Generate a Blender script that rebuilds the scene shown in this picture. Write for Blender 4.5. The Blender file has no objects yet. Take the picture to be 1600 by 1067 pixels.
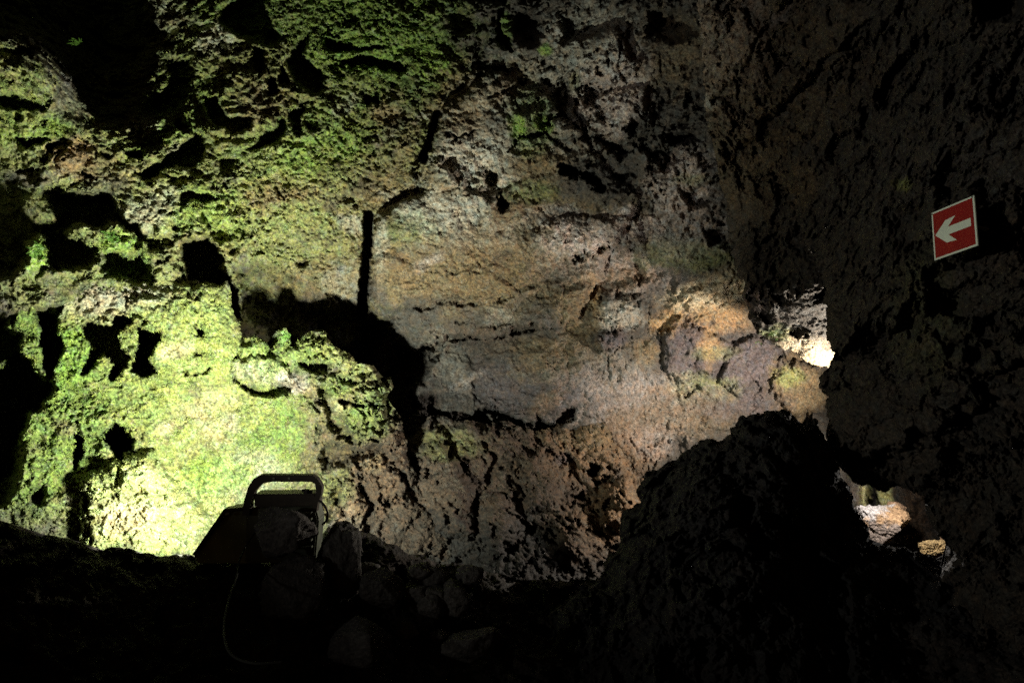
import bpy, math, random
import numpy as np
from mathutils import Vector, Matrix

random.seed(7)
C = bpy.context.scene.collection
F = 1255.0                      # focal length in pixels of the 1600 px wide photograph
PITCH = math.radians(15.0)
CAMZ = 1.6
cp, sp = math.cos(PITCH), math.sin(PITCH)

def P(px, py, z):
    """point of the cave at a bearing from the entrance viewpoint and a distance z along it"""
    x = (px-800.0)/F*z; y = (533.5-py)/F*z
    return Vector((x, z*cp-y*sp, CAMZ+z*sp+y*cp))

def Pn(px, py, z):
    x = (px-800.0)/F*z; y = (533.5-py)/F*z
    return np.stack([x, z*cp-y*sp, CAMZ+z*sp+y*cp], -1)

# ------------------------------------------------------------------ noise
_rng = np.random.RandomState(11)
_perm = _rng.permutation(256).astype(np.int32)
_perm = np.concatenate([_perm, _perm, _perm])
_g = _rng.normal(size=(256, 3)).astype(np.float32)
_g /= np.linalg.norm(_g, axis=1, keepdims=True)

def perlin(X, Y, Z):
    xi = np.floor(X).astype(np.int32); yi = np.floor(Y).astype(np.int32); zi = np.floor(Z).astype(np.int32)
    fx = (X-xi).astype(np.float32); fy = (Y-yi).astype(np.float32); fz = (Z-zi).astype(np.float32)
    xi &= 255; yi &= 255; zi &= 255
    u = fx*fx*fx*(fx*(fx*6-15)+10); v = fy*fy*fy*(fy*(fy*6-15)+10); w = fz*fz*fz*(fz*(fz*6-15)+10)
    out = 0
    for dx in (0, 1):
        a = _perm[xi+dx]
        wx = u if dx else 1-u
        for dy in (0, 1):
            b = _perm[a+yi+dy]
            wy = v if dy else 1-v
            for dz in (0, 1):
                g = _g[_perm[b+zi+dz]]
                wz = w if dz else 1-w
                out = out + wx*wy*wz*(g[..., 0]*(fx-dx)+g[..., 1]*(fy-dy)+g[..., 2]*(fz-dz))
    return out*1.5

def fbm(Q, scale, octaves=4, gain=0.5, off=0.0, ridged=False):
    s = scale; a = 1.0; t = 0; n = 0
    for k in range(octaves):
        o = off+k*17.3
        v = perlin(Q[..., 0]*s+o, Q[..., 1]*s+o*1.3, Q[..., 2]*s-o*0.7)
        if ridged: v = 1-2*np.abs(v)*1.4
        t = t+a*v; n += a; a *= gain; s *= 2.03
    return t/n

def facet(U, V, seed, tilt=1.0):
    """broken blocks: each cell is a randomly tilted plane; returns height and distance to the block edge"""
    iu = np.floor(U).astype(np.int32); iv = np.floor(V).astype(np.int32)
    b1 = np.full(U.shape, 9.0, np.float32); b2 = b1.copy(); hh = np.zeros(U.shape, np.float32)
    for du in (-1, 0, 1):
        for dv in (-1, 0, 1):
            k = _perm[_perm[(iu+du) & 255]+((iv+dv+seed) & 255)]
            g = _g[k]
            x = U-(iu+du+0.5+0.45*g[..., 0]); y = V-(iv+dv+0.5+0.45*g[..., 1])
            d = x*x+y*y
            h_ = tilt*(g[..., 1]*x-g[..., 2]*y)+0.5*g[..., 2]
            near = d < b1
            b2 = np.where(near, b1, np.minimum(b2, d)); hh = np.where(near, h_, hh); b1 = np.where(near, d, b1)
    return hh, np.sqrt(b2)-np.sqrt(b1)

def smooth(a, b, x):
    t = np.clip((x-a)/(b-a), 0, 1)
    return t*t*(3-2*t)

def sdf_poly(X, Y, pts):
    """signed distance to a polygon, positive inside"""
    d = np.full(X.shape, 1e9, np.float32); ins = np.zeros(X.shape, bool)
    n = len(pts)
    for i in range(n):
        x0, y0 = pts[i]; x1, y1 = pts[(i+1) % n]
        ex, ey = x1-x0, y1-y0
        wx = X-x0; wy = Y-y0
        t = np.clip((wx*ex+wy*ey)/max(ex*ex+ey*ey, 1e-6), 0, 1)
        d = np.minimum(d, (wx-ex*t)**2+(wy-ey*t)**2)
        c = ((y0 <= Y) & (y1 > Y)) | ((y1 <= Y) & (y0 > Y))
        if y1 != y0:
            ins ^= c & (X < x0+(Y-y0)*ex/ey)
    d = np.sqrt(d)
    return np.where(ins, d, -d)

def dist_line(X, Y, pts):
    d = np.full(X.shape, 1e9, np.float32)
    for (x0, y0), (x1, y1) in zip(pts[:-1], pts[1:]):
        ex, ey = x1-x0, y1-y0
        t = np.clip(((X-x0)*ex+(Y-y0)*ey)/max(ex*ex+ey*ey, 1e-6), 0, 1)
        d = np.minimum(d, (X-x0-ex*t)**2+(Y-y0-ey*t)**2)
    return np.sqrt(d)

def rbf(ctrl, X, Y):
    """thin plate spline through (px, py, depth) points, evaluated coarsely"""
    c = np.array(ctrl, float); n = len(c)
    k = lambda r2: np.where(r2 > 0, r2*np.log(np.maximum(r2, 1e-12)), 0)*0.5
    x, y = c[:, 0]/1000, c[:, 1]/1000
    A = np.zeros((n+3, n+3))
    A[:n, :n] = k((x[:, None]-x)**2+(y[:, None]-y)**2)+np.eye(n)*2e-3
    A[:n, n] = 1; A[:n, n+1] = x; A[:n, n+2] = y
    A[n:, :n] = A[:n, n:].T
    wv = np.linalg.solve(A, np.concatenate([c[:, 2], [0, 0, 0]]))
    xs = X[0]/1000; ys = Y[:, 0]/1000
    # separable coarse grid then bilinear
    gx = np.linspace(xs[0], xs[-1], 90); gy = np.linspace(ys[0], ys[-1], 70)
    GX, GY = np.meshgrid(gx, gy)
    G = wv[n]+wv[n+1]*GX+wv[n+2]*GY
    for i in range(n): G = G+wv[i]*k((GX-x[i])**2+(GY-y[i])**2)
    R = np.stack([np.interp(xs, gx, row) for row in G])
    R = np.stack([np.interp(ys, gy, col) for col in R.T]).T
    return R.astype(np.float32)

# ------------------------------------------------------------------ objects
def tag(o, label=None, cat=None, group=None, kind=None):
    if label: o['label'] = label
    if cat: o['category'] = cat
    if group: o['group'] = group
    if kind: o['kind'] = kind
    return o

def mesh_np(name, verts, quads, cols, mat, origin=None, parent=None, wet=None):
    me = bpy.data.meshes.new(name)
    v = np.asarray(verts, np.float32)
    if origin is not None: v = v-np.array(origin, np.float32)
    me.vertices.add(len(v)); me.vertices.foreach_set('co', v.ravel())
    q = np.asarray(quads, np.int32)
    k = q.shape[1]
    me.loops.add(q.size); me.loops.foreach_set('vertex_index', q.ravel())
    me.polygons.add(len(q))
    me.polygons.foreach_set('loop_start', np.arange(0, q.size, k, dtype=np.int32))
    me.polygons.foreach_set('loop_total', np.full(len(q), k, np.int32))
    me.polygons.foreach_set('use_smooth', np.ones(len(q), bool))
    if cols is not None:
        ca = me.color_attributes.new('Col', 'FLOAT_COLOR', 'POINT')
        c4 = np.ones((len(v), 4), np.float32); c4[:, :3] = cols
        if wet is not None: c4[:, 3] = wet
        ca.data.foreach_set('color', c4.ravel())
    me.update(calc_edges=True); me.validate(verbose=False)
    me.materials.append(mat)
    o = bpy.data.objects.new(name, me); C.objects.link(o)
    if origin is not None: o.location = origin
    if parent: o.parent = parent
    return o

# ------------------------------------------------------------------ materials
def rock_material(name, bump=0.5, fine=90.0, rough=(0.45, 0.95), spec=0.4):
    m = bpy.data.materials.new(name); m.use_nodes = True
    nt = m.node_tree; N = nt.nodes; L = nt.links
    b = N['Principled BSDF']
    at = N.new('ShaderNodeAttribute'); at.attribute_name = 'Col'
    tc = N.new('ShaderNodeTexCoord')
    n1 = N.new('ShaderNodeTexNoise'); n1.inputs['Scale'].default_value = fine; n1.inputs['Detail'].default_value = 5; n1.inputs['Roughness'].default_value = 0.65
    n2 = N.new('ShaderNodeTexNoise'); n2.inputs['Scale'].default_value = fine*0.35; n2.inputs['Detail'].default_value = 4
    L.new(tc.outputs['Object'], n1.inputs['Vector']); L.new(tc.outputs['Object'], n2.inputs['Vector'])
    mr = N.new('ShaderNodeMapRange'); mr.inputs[1].default_value = 0.3; mr.inputs[2].default_value = 0.7; mr.inputs[3].default_value = 0.4; mr.inputs[4].default_value = 1.6
    L.new(n1.outputs['Fac'], mr.inputs[0])
    mx = N.new('ShaderNodeVectorMath'); mx.operation = 'SCALE'
    L.new(at.outputs['Color'], mx.inputs[0]); L.new(mr.outputs[0], mx.inputs['Scale'])
    L.new(mx.outputs[0], b.inputs['Base Color'])
    # roughness: attribute alpha = wetness
    rr = N.new('ShaderNodeMapRange'); rr.inputs[3].default_value = rough[1]; rr.inputs[4].default_value = rough[0]
    md = N.new('ShaderNodeMath'); md.operation = 'MULTIPLY'
    r2 = N.new('ShaderNodeMapRange'); r2.inputs[1].default_value = 0.35; r2.inputs[2].default_value = 0.6
    L.new(n2.outputs['Fac'], r2.inputs[0])
    L.new(at.outputs['Alpha'], md.inputs[0]); L.new(r2.outputs[0], md.inputs[1])
    L.new(md.outputs[0], rr.inputs[0]); L.new(rr.outputs[0], b.inputs['Roughness'])
    b.inputs['Specular IOR Level'].default_value = spec
    ad = N.new('ShaderNodeMath'); ad.operation = 'ADD'
    L.new(n1.outputs['Fac'], ad.inputs[0]); L.new(n2.outputs['Fac'], ad.inputs[1])
    bp = N.new('ShaderNodeBump'); bp.inputs['Strength'].default_value = bump; bp.inputs['Distance'].default_value = 0.016
    L.new(ad.outputs[0], bp.inputs['Height']); L.new(bp.outputs[0], b.inputs['Normal'])
    return m

def plain(name, col, rough=0.6, metal=0.0, dirt=0.4, scale=30):
    m = bpy.data.materials.new(name); m.use_nodes = True
    nt = m.node_tree; N = nt.nodes; L = nt.links; b = N['Principled BSDF']
    tc = N.new('ShaderNodeTexCoord'); n = N.new('ShaderNodeTexNoise'); n.inputs['Scale'].default_value = scale; n.inputs['Detail'].default_value = 5
    L.new(tc.outputs['Object'], n.inputs['Vector'])
    r = N.new('ShaderNodeValToRGB')
    r.color_ramp.elements[0].position = 0.35; r.color_ramp.elements[1].position = 0.7
    r.color_ramp.elements[0].color = (*[c*(1-dirt) for c in col], 1); r.color_ramp.elements[1].color = (*col, 1)
    L.new(n.outputs['Fac'], r.inputs[0]); L.new(r.outputs[0], b.inputs['Base Color'])
    b.inputs['Roughness'].default_value = rough; b.inputs['Metallic'].default_value = metal
    return m

ROCK = rock_material('lava_rock', 0.7, 90, (0.24, 0.92), 0.5)
DARKROCK = rock_material('dark_lava_rock', 0.8, 70, (0.35, 0.95), 0.4)

# albedo palette; the darkest tones also serve as painted shade
PAL = dict(
    basalt=(0.05, 0.043, 0.035), moss=(0.125, 0.19, 0.035), bright=(0.18, 0.30, 0.035), olive=(0.20, 0.22, 0.065),
    rust=(0.20, 0.122, 0.06), orange=(0.34, 0.21, 0.085), cream=(0.40, 0.32, 0.20), lichen=(0.34, 0.32, 0.265),
    purple=(0.08, 0.062, 0.066), wet=(0.028, 0.023, 0.019), tan=(0.155, 0.108, 0.05), pink=(0.38, 0.31, 0.28),
    hot=(0.185, 0.225, 0.055), glare=(0.38, 0.42, 0.16), near_black=(0.016, 0.015, 0.014), umber=(0.042, 0.034, 0.023), white=(0.62, 0.6, 0.56), brown=(0.064, 0.037, 0.018), sulfur=(0.62, 0.60, 0.26))

def paint(PX, PY, Q, blobs, base, H, seed=0.0):
    """albedo from patches of moss, lichen, rust, bare rock and some painted light and shade with ragged noisy borders"""
    n = fbm(Q, 5.0, 5, 0.62, 31.7+seed); n2 = fbm(Q, 14.0, 4, 0.65, 77.7+seed); n3 = fbm(Q, 45.0, 3, 0.7, 5.7+seed)
    col = np.zeros(PX.shape+(3,), np.float32)+np.array(PAL[base], np.float32)
    for i, (x, y, rx, ry, ang, kind, st) in enumerate(blobs):
        c, s = math.cos(math.radians(ang)), math.sin(math.radians(ang))
        dx = PX-x; dy = PY-y
        u = (dx*c-dy*s)/rx; v = (dx*s+dy*c)/ry
        r = np.sqrt(u*u+v*v)
        k = (i*0.37) % 1
        g = smooth(1.25, 0.45, r+n*0.75+n2*0.45*(1 if k < .5 else -1)+n3*0.35)*st
        col = col*(1-g[..., None])+np.array(PAL[kind], np.float32)*g[..., None]
    n4 = fbm(Q, 85.0, 3, 0.75, 15.7+seed)
    # flecks of pale lichen, moss and dark mineral
    lum = col.mean(-1, keepdims=True)
    fl = smooth(0.16, 0.34, n4+0.35*n2)[..., None]; col = col*(1-0.55*fl)+(lum*1.7*np.array([1.0, 0.92, 0.78], np.float32))*0.55*fl
    n5 = fbm(Q, 60.0, 2, 0.7, 215.7+seed)
    fd = smooth(0.12, 0.35, n5-0.3*n)[..., None]; col = col*(1-0.6*fd)
    n6 = fbm(Q, 38.0, 3, 0.7, 315.7+seed)
    fm = smooth(0.18, 0.34, n6+0.4*n)[..., None]*0.5; col = col*(1-fm)+(lum*np.array([1.0, 0.72, 0.42], np.float32))*fm
    var = 1+0.6*n2+0.9*n3
    col *= np.clip(var, 0.3, 2.0)[..., None]
    # hue wobble
    h = fbm(Q, 22.0, 3, 0.6, 51+seed)
    col[..., 0] *= 1+0.35*h; col[..., 2] *= 1-0.3*h
    return np.clip(col, 0.006, 0.8)

def sheet(name, box, step, ctrl, outline=None, feats=(), blobs=(), base='basalt', mat=None, rough=1.0,
          edge_r=0.25, skirt=0.5, warp=6.0, owarp=None, seed=0.0, pits=None, streak=None, wet=0.3, amp=1.0, blocky=1.0, extra=None, post=None):
    x0, y0, x1, y1 = box
    xs = np.arange(x0, x1+step, step, dtype=np.float32); ys = np.arange(y0, y1+step, step, dtype=np.float32)
    PX, PY = np.meshgrid(xs, ys)
    D = rbf(ctrl, PX, PY)
    Q = Pn(PX, PY, D).astype(np.float32)
    # warp fields in photo pixels, made from noise on the rock itself
    wx = fbm(Q, 4.0, 5, 0.6, 3.1+seed); wy = fbm(Q, 4.0, 5, 0.6, 9.2+seed)
    wf = fbm(Q, 19.0, 4, 0.65, 6.6+seed); wg = fbm(Q, 19.0, 4, 0.65, 8.8+seed)
    WX = PX+wx*warp*3.0+wf*9; WY = PY+wy*warp*3.0+wg*9
    wmod = 0.25+1.5*smooth(-0.45, 0.45, wf*0.6+fbm(Q, 6.0, 2, 0.5, 61.0+seed)*0.9)
    # features
    ds = np.zeros_like(D)
    calm = np.ones_like(D)
    for f in feats:
        kind, pts = f[0], f[1]
        pa = np.array(pts); mg = 60
        i0 = max(0, int((pa[:, 1].min()-mg-y0)/step)); i1 = min(len(ys), int((pa[:, 1].max()+mg-y0)/step)+1)
        j0 = max(0, int((pa[:, 0].min()-mg-x0)/step)); j1 = min(len(xs), int((pa[:, 0].max()+mg-x0)/step)+1)
        if i1 <= i0 or j1 <= j0: continue
        sl = (slice(i0, i1), slice(j0, j1))
        if kind == 'pit':            # poly, depth, soft
            s = sdf_poly(WX[sl], WY[sl], pts)
            ds[sl] += f[2]*smooth(-f[3]*0.5, f[3], s)
        elif kind == 'lump':         # poly, height, radius px (dome)
            s = sdf_poly(WX[sl], WY[sl], pts)
            t = np.clip(s/f[3], 0, 1)
            ds[sl] -= f[2]*np.sqrt(1-(1-t)**2)
        elif kind == 'crack':        # line, depth, width
            d = dist_line(WX[sl], WY[sl], pts)
            wm = wmod[sl]
            ds[sl] += f[2]*np.minimum(wm, 1.0)*smooth(1.0, 0.3, d/(f[3]*wm))
        elif kind == 'slot':
            d = dist_line(PX[sl]+wf[sl]*5, PY[sl]+wg[sl]*5, pts)
            ds[sl] += f[2]*smooth(1.0, 0.6, d/f[3])
        elif kind == 'calm':         # poly, factor, soft : smoother rock
            s = sdf_poly(WX[sl], WY[sl], pts)
            calm[sl] *= 1-(1-f[2])*smooth(-f[3], f[3], s)
    # relief in metres
    low = fbm(Q, 0.9, 3, 0.5, 1.0+seed)
    Qw = Q+0.10*np.stack([wx, wy, wx*0.5-wy*0.5], -1)
    mid = fbm(Qw, 3.2, 4, 0.55, 13.0+seed)
    rid = fbm(Qw, 6.5, 5, 0.58, 23.0+seed, ridged=True)
    fin = fbm(Qw, 24.0, 4, 0.62, 43.0+seed)
    ckl = np.abs(fbm(Qw, 13.0, 3, 0.6, 63.0+seed))
    f2 = fbm(Qw, 80.0, 2, 0.7, 83.0+seed)
    A = 0.35+1.0*smooth(-0.35, 0.35, fbm(Q, 1.9, 2, 0.5, 141.0+seed))
    B = 0.3+0.9*smooth(-0.3, 0.3, fbm(Q, 2.6, 3, 0.5, 151.0+seed))
    h = 0.11*low*rough+calm*rough*(0.085*mid-0.05*rid*A+0.032*fin*B-0.05*ckl*A)+(0.8+0.2*calm)*0.013*f2+(1-calm)*0.012*fin
    fa, ea = facet(Qw[..., 0]*1.7+wx*0.35+seed, Qw[..., 2]*2.0+wy*0.35, int(seed)+3)
    fb, eb = facet(Qw[..., 0]*5.5+wf*0.35+seed, Qw[..., 2]*7.0+wg*0.35, int(seed)+17)
    h = h+blocky*(0.35+0.65*calm)*(0.075*fa*smooth(0, 0.12, ea)+0.030*fb*smooth(0, 0.15, eb)+0.03*smooth(0.10, 0.0, ea)*A)
    D1 = D+ds+h
    if pits is not None:             # many small holes: list of (scale, threshold, depth)
        for (sc, th, dp, mask) in pits:
            pn = fbm(Qw, sc, 2, 0.5, 91.0+sc+seed)
            m = mask(PX, PY) if mask else 1.0
            pn = pn+0.22*fin+0.10*f2
            D1 = D1+dp*smooth(th, th+0.12, pn)*m*np.clip(B*1.1, 0, 1.1)*smooth(-0.3, 0.1, fbm(Q, 4.0, 2, 0.5, 161.0+sc+seed))
    if streak is not None:
        ang, sx, sy, dp, th, mask = streak
        c, s_ = math.cos(math.radians(ang)), math.sin(math.radians(ang))
        u = (WX*c-WY*s_)/sx; v = (WX*s_+WY*c)/sy
        st = perlin(u, v, u*0+3.3+seed)+0.6*perlin(u*2.1, v*2.1, u*0+7.7)
        D1 = D1+dp*smooth(th, th+0.3, st)*mask(PX, PY)-0.35*dp*st*mask(PX, PY)
    if extra is not None: D1 = extra(PX, PY, WX, WY, D1)
    keep = None
    PXo, PYo = PX, PY
    if outline is not None:
        ow = owarp if owarp is not None else warp
        hf = fbm(Q, 9.0, 4, 0.62, 111+seed)
        hf2 = fbm(Q, 9.0, 4, 0.62, 171+seed)
        s = sdf_poly(PX+hf*ow*2.2, PY+hf2*ow*2.2, outline).astype(np.float32)
        sm = s*D/F
        t = np.clip(sm/edge_r, 0, 1)
        D1 = D1+edge_r*(1-np.sqrt(np.clip(1-(1-t)**2, 0, 1)))
        gy, gx = np.gradient(s, step)
        gn = np.maximum(np.sqrt(gx*gx+gy*gy), 0.3)
        near = np.abs(s) < step*1.0
        inside = s > 0
        cell = (inside[:-1, :-1].astype(int)+inside[1:, :-1]+inside[:-1, 1:]+inside[1:, 1:]) >= 3
        keep = cell
        mvx = np.clip(-s*gx/gn/gn, -step*.6, step*.6); mvy = np.clip(-s*gy/gn/gn, -step*.6, step*.6)
        PXo = np.where(near, PX+mvx, PX); PYo = np.where(near, PY+mvy, PY)
    V = Pn(PXo, PYo, D1).astype(np.float32)
    # sideways crinkle so that tips overhang their hollows
    lat = 0.018*rough*amp
    V[..., 0] += lat*calm*fbm(Qw, 11.0, 3, 0.6, 201+seed)
    V[..., 2] += lat*calm*fbm(Qw, 11.0, 3, 0.6, 231+seed)
    col = paint(PX+wx*12, PY+wy*12, Q, blobs, base, h, seed)
    wetv = np.clip(wet+0.5*fbm(Q, 3.0, 3, 0.5, 301+seed), 0, 1)
    ny, nx = PX.shape
    idx = np.arange(ny*nx, dtype=np.int64).reshape(ny, nx)
    a = idx[:-1, :-1]; b = idx[:-1, 1:]; c = idx[1:, 1:]; d = idx[1:, :-1]
    if keep is None: keep = np.ones((ny-1, nx-1), bool)
    quads = np.stack([a[keep], d[keep], c[keep], b[keep]], -1)
    V = V.reshape(-1, 3); col = col.reshape(-1, 3); wetv = wetv.reshape(-1)
    if outline is not None and skirt > 0:
        kp = np.pad(keep, 1)
        segs = []
        # boundary edges of the kept cells
        for (di, dj, p0, p1) in ((-1, 0, (0, 0), (0, 1)), (1, 0, (1, 1), (1, 0)), (0, -1, (1, 0), (0, 0)), (0, 1, (0, 1), (1, 1))):
            nb = kp[1+di:kp.shape[0]-1+di, 1+dj:kp.shape[1]-1+dj]
            ii, jj = np.nonzero(keep & ~nb)
            segs.append(np.stack([idx[ii+p0[0], jj+p0[1]], idx[ii+p1[0], jj+p1[1]]], -1))
        segs = np.concatenate(segs)
        used = np.unique(segs); n0 = len(V)
        mp = {}; newv = []; rings = 3
        base_i = n0
        cam = np.array([0, 0, CAMZ], np.float32)
        cen = V[quads.ravel()].mean(0)
        allv = [V]; allc = [col]; allw = [wetv]
        prev = used; qs = [quads]
        lut_prev = np.full(n0, -1, np.int64); lut_prev[used] = used
        src = V[used]
        for r in range(1, rings+1):
            dirv = src-cam; dirv /= np.linalg.norm(dirv, axis=1, keepdims=True)
            inn = cen-src; inn /= np.maximum(np.linalg.norm(inn, axis=1, keepdims=True), 1e-6)
            k = r/rings
            nv = src+dirv*skirt*k+inn*skirt*0.35*k*k
            ids = base_i+np.arange(len(used)); base_i += len(used)
            allv.append(nv.astype(np.float32)); allc.append(col[used]); allw.append(wetv[used])
            lut = np.full(n0, -1, np.int64); lut[used] = ids
            qs.append(np.stack([lut_prev[segs[:, 0]], lut_prev[segs[:, 1]], lut[segs[:, 1]], lut[segs[:, 0]]], -1)[:, ::-1])
            lut_prev = lut
        V = np.concatenate(allv); col = np.concatenate(allc); wetv = np.concatenate(allw); quads = np.concatenate(qs)
    # drop unused verts
    us = np.unique(quads); lut = np.zeros(len(V), np.int64); lut[us] = np.arange(len(us))
    return mesh_np(name, V[us], lut[quads], col[us], mat or ROCK, wet=wetv[us], origin=post)

EXEC_MARK = True
# ================================================================== THE CAVE WALL
wall_ctrl = [
    (-350, -300, 5.2), (-350, 150, 4.6), (-350, 500, 4.2), (-350, 900, 3.9), (-350, 1250, 3.6),
    (0, -200, 5.6), (0, 80, 4.45), (-100, 80, 4.4), (75, 120, 4.55), (0, 200, 4.75), (135, 205, 4.85), (0, 330, 4.6), (150, 350, 4.75), (100, 600, 4.9), (100, 900, 4.8),
    (160, 80, 5.5), (300, -150, 5.7), (300, 80, 5.25), (300, 250, 5.0), (300, 400, 4.9), (400, 550, 5.5),
    (480, 150, 5.35), (480, 330, 5.25), (500, 470, 5.5), (440, 430, 5.42), (600, -100, 5.9), (600, 120, 5.6), (600, 280, 5.5),
    (650, 600, 5.6), (730, 600, 5.75), (860, 590, 5.55), (930, 560, 5.8), (620, 450, 5.42), (700, 350, 5.5), (700, 200, 5.65), (800, -150, 5.9), (850, 100, 5.8), (850, 300, 5.85),
    (800, 500, 5.7), (800, 640, 5.7), (950, 400, 5.95), (1000, 200, 5.6), (1050, 0, 5.3), (1080, 120, 5.3), (1050, 500, 6.2),
    (1050, 640, 6.3), (1200, 450, 6.35), (1200, 620, 6.6), (1150, 250, 5.6), (1300, 0, 4.9), (1350, 300, 6.0), (1350, 600, 7.3),
    (1500, 200, 5.0), (1500, 700, 8.2), (1400, 820, 8.0), (1900, 300, 5.0), (1900, 900, 8), (1900, -300, 4.0), (1300, -300, 4.6),
    (800, 800, 5.8), (800, 1200, 5.8), (1300, 1250, 7.5), (400, 800, 5.0), (400, 1250, 5.0), (1900, 1250, 8)]
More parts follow.
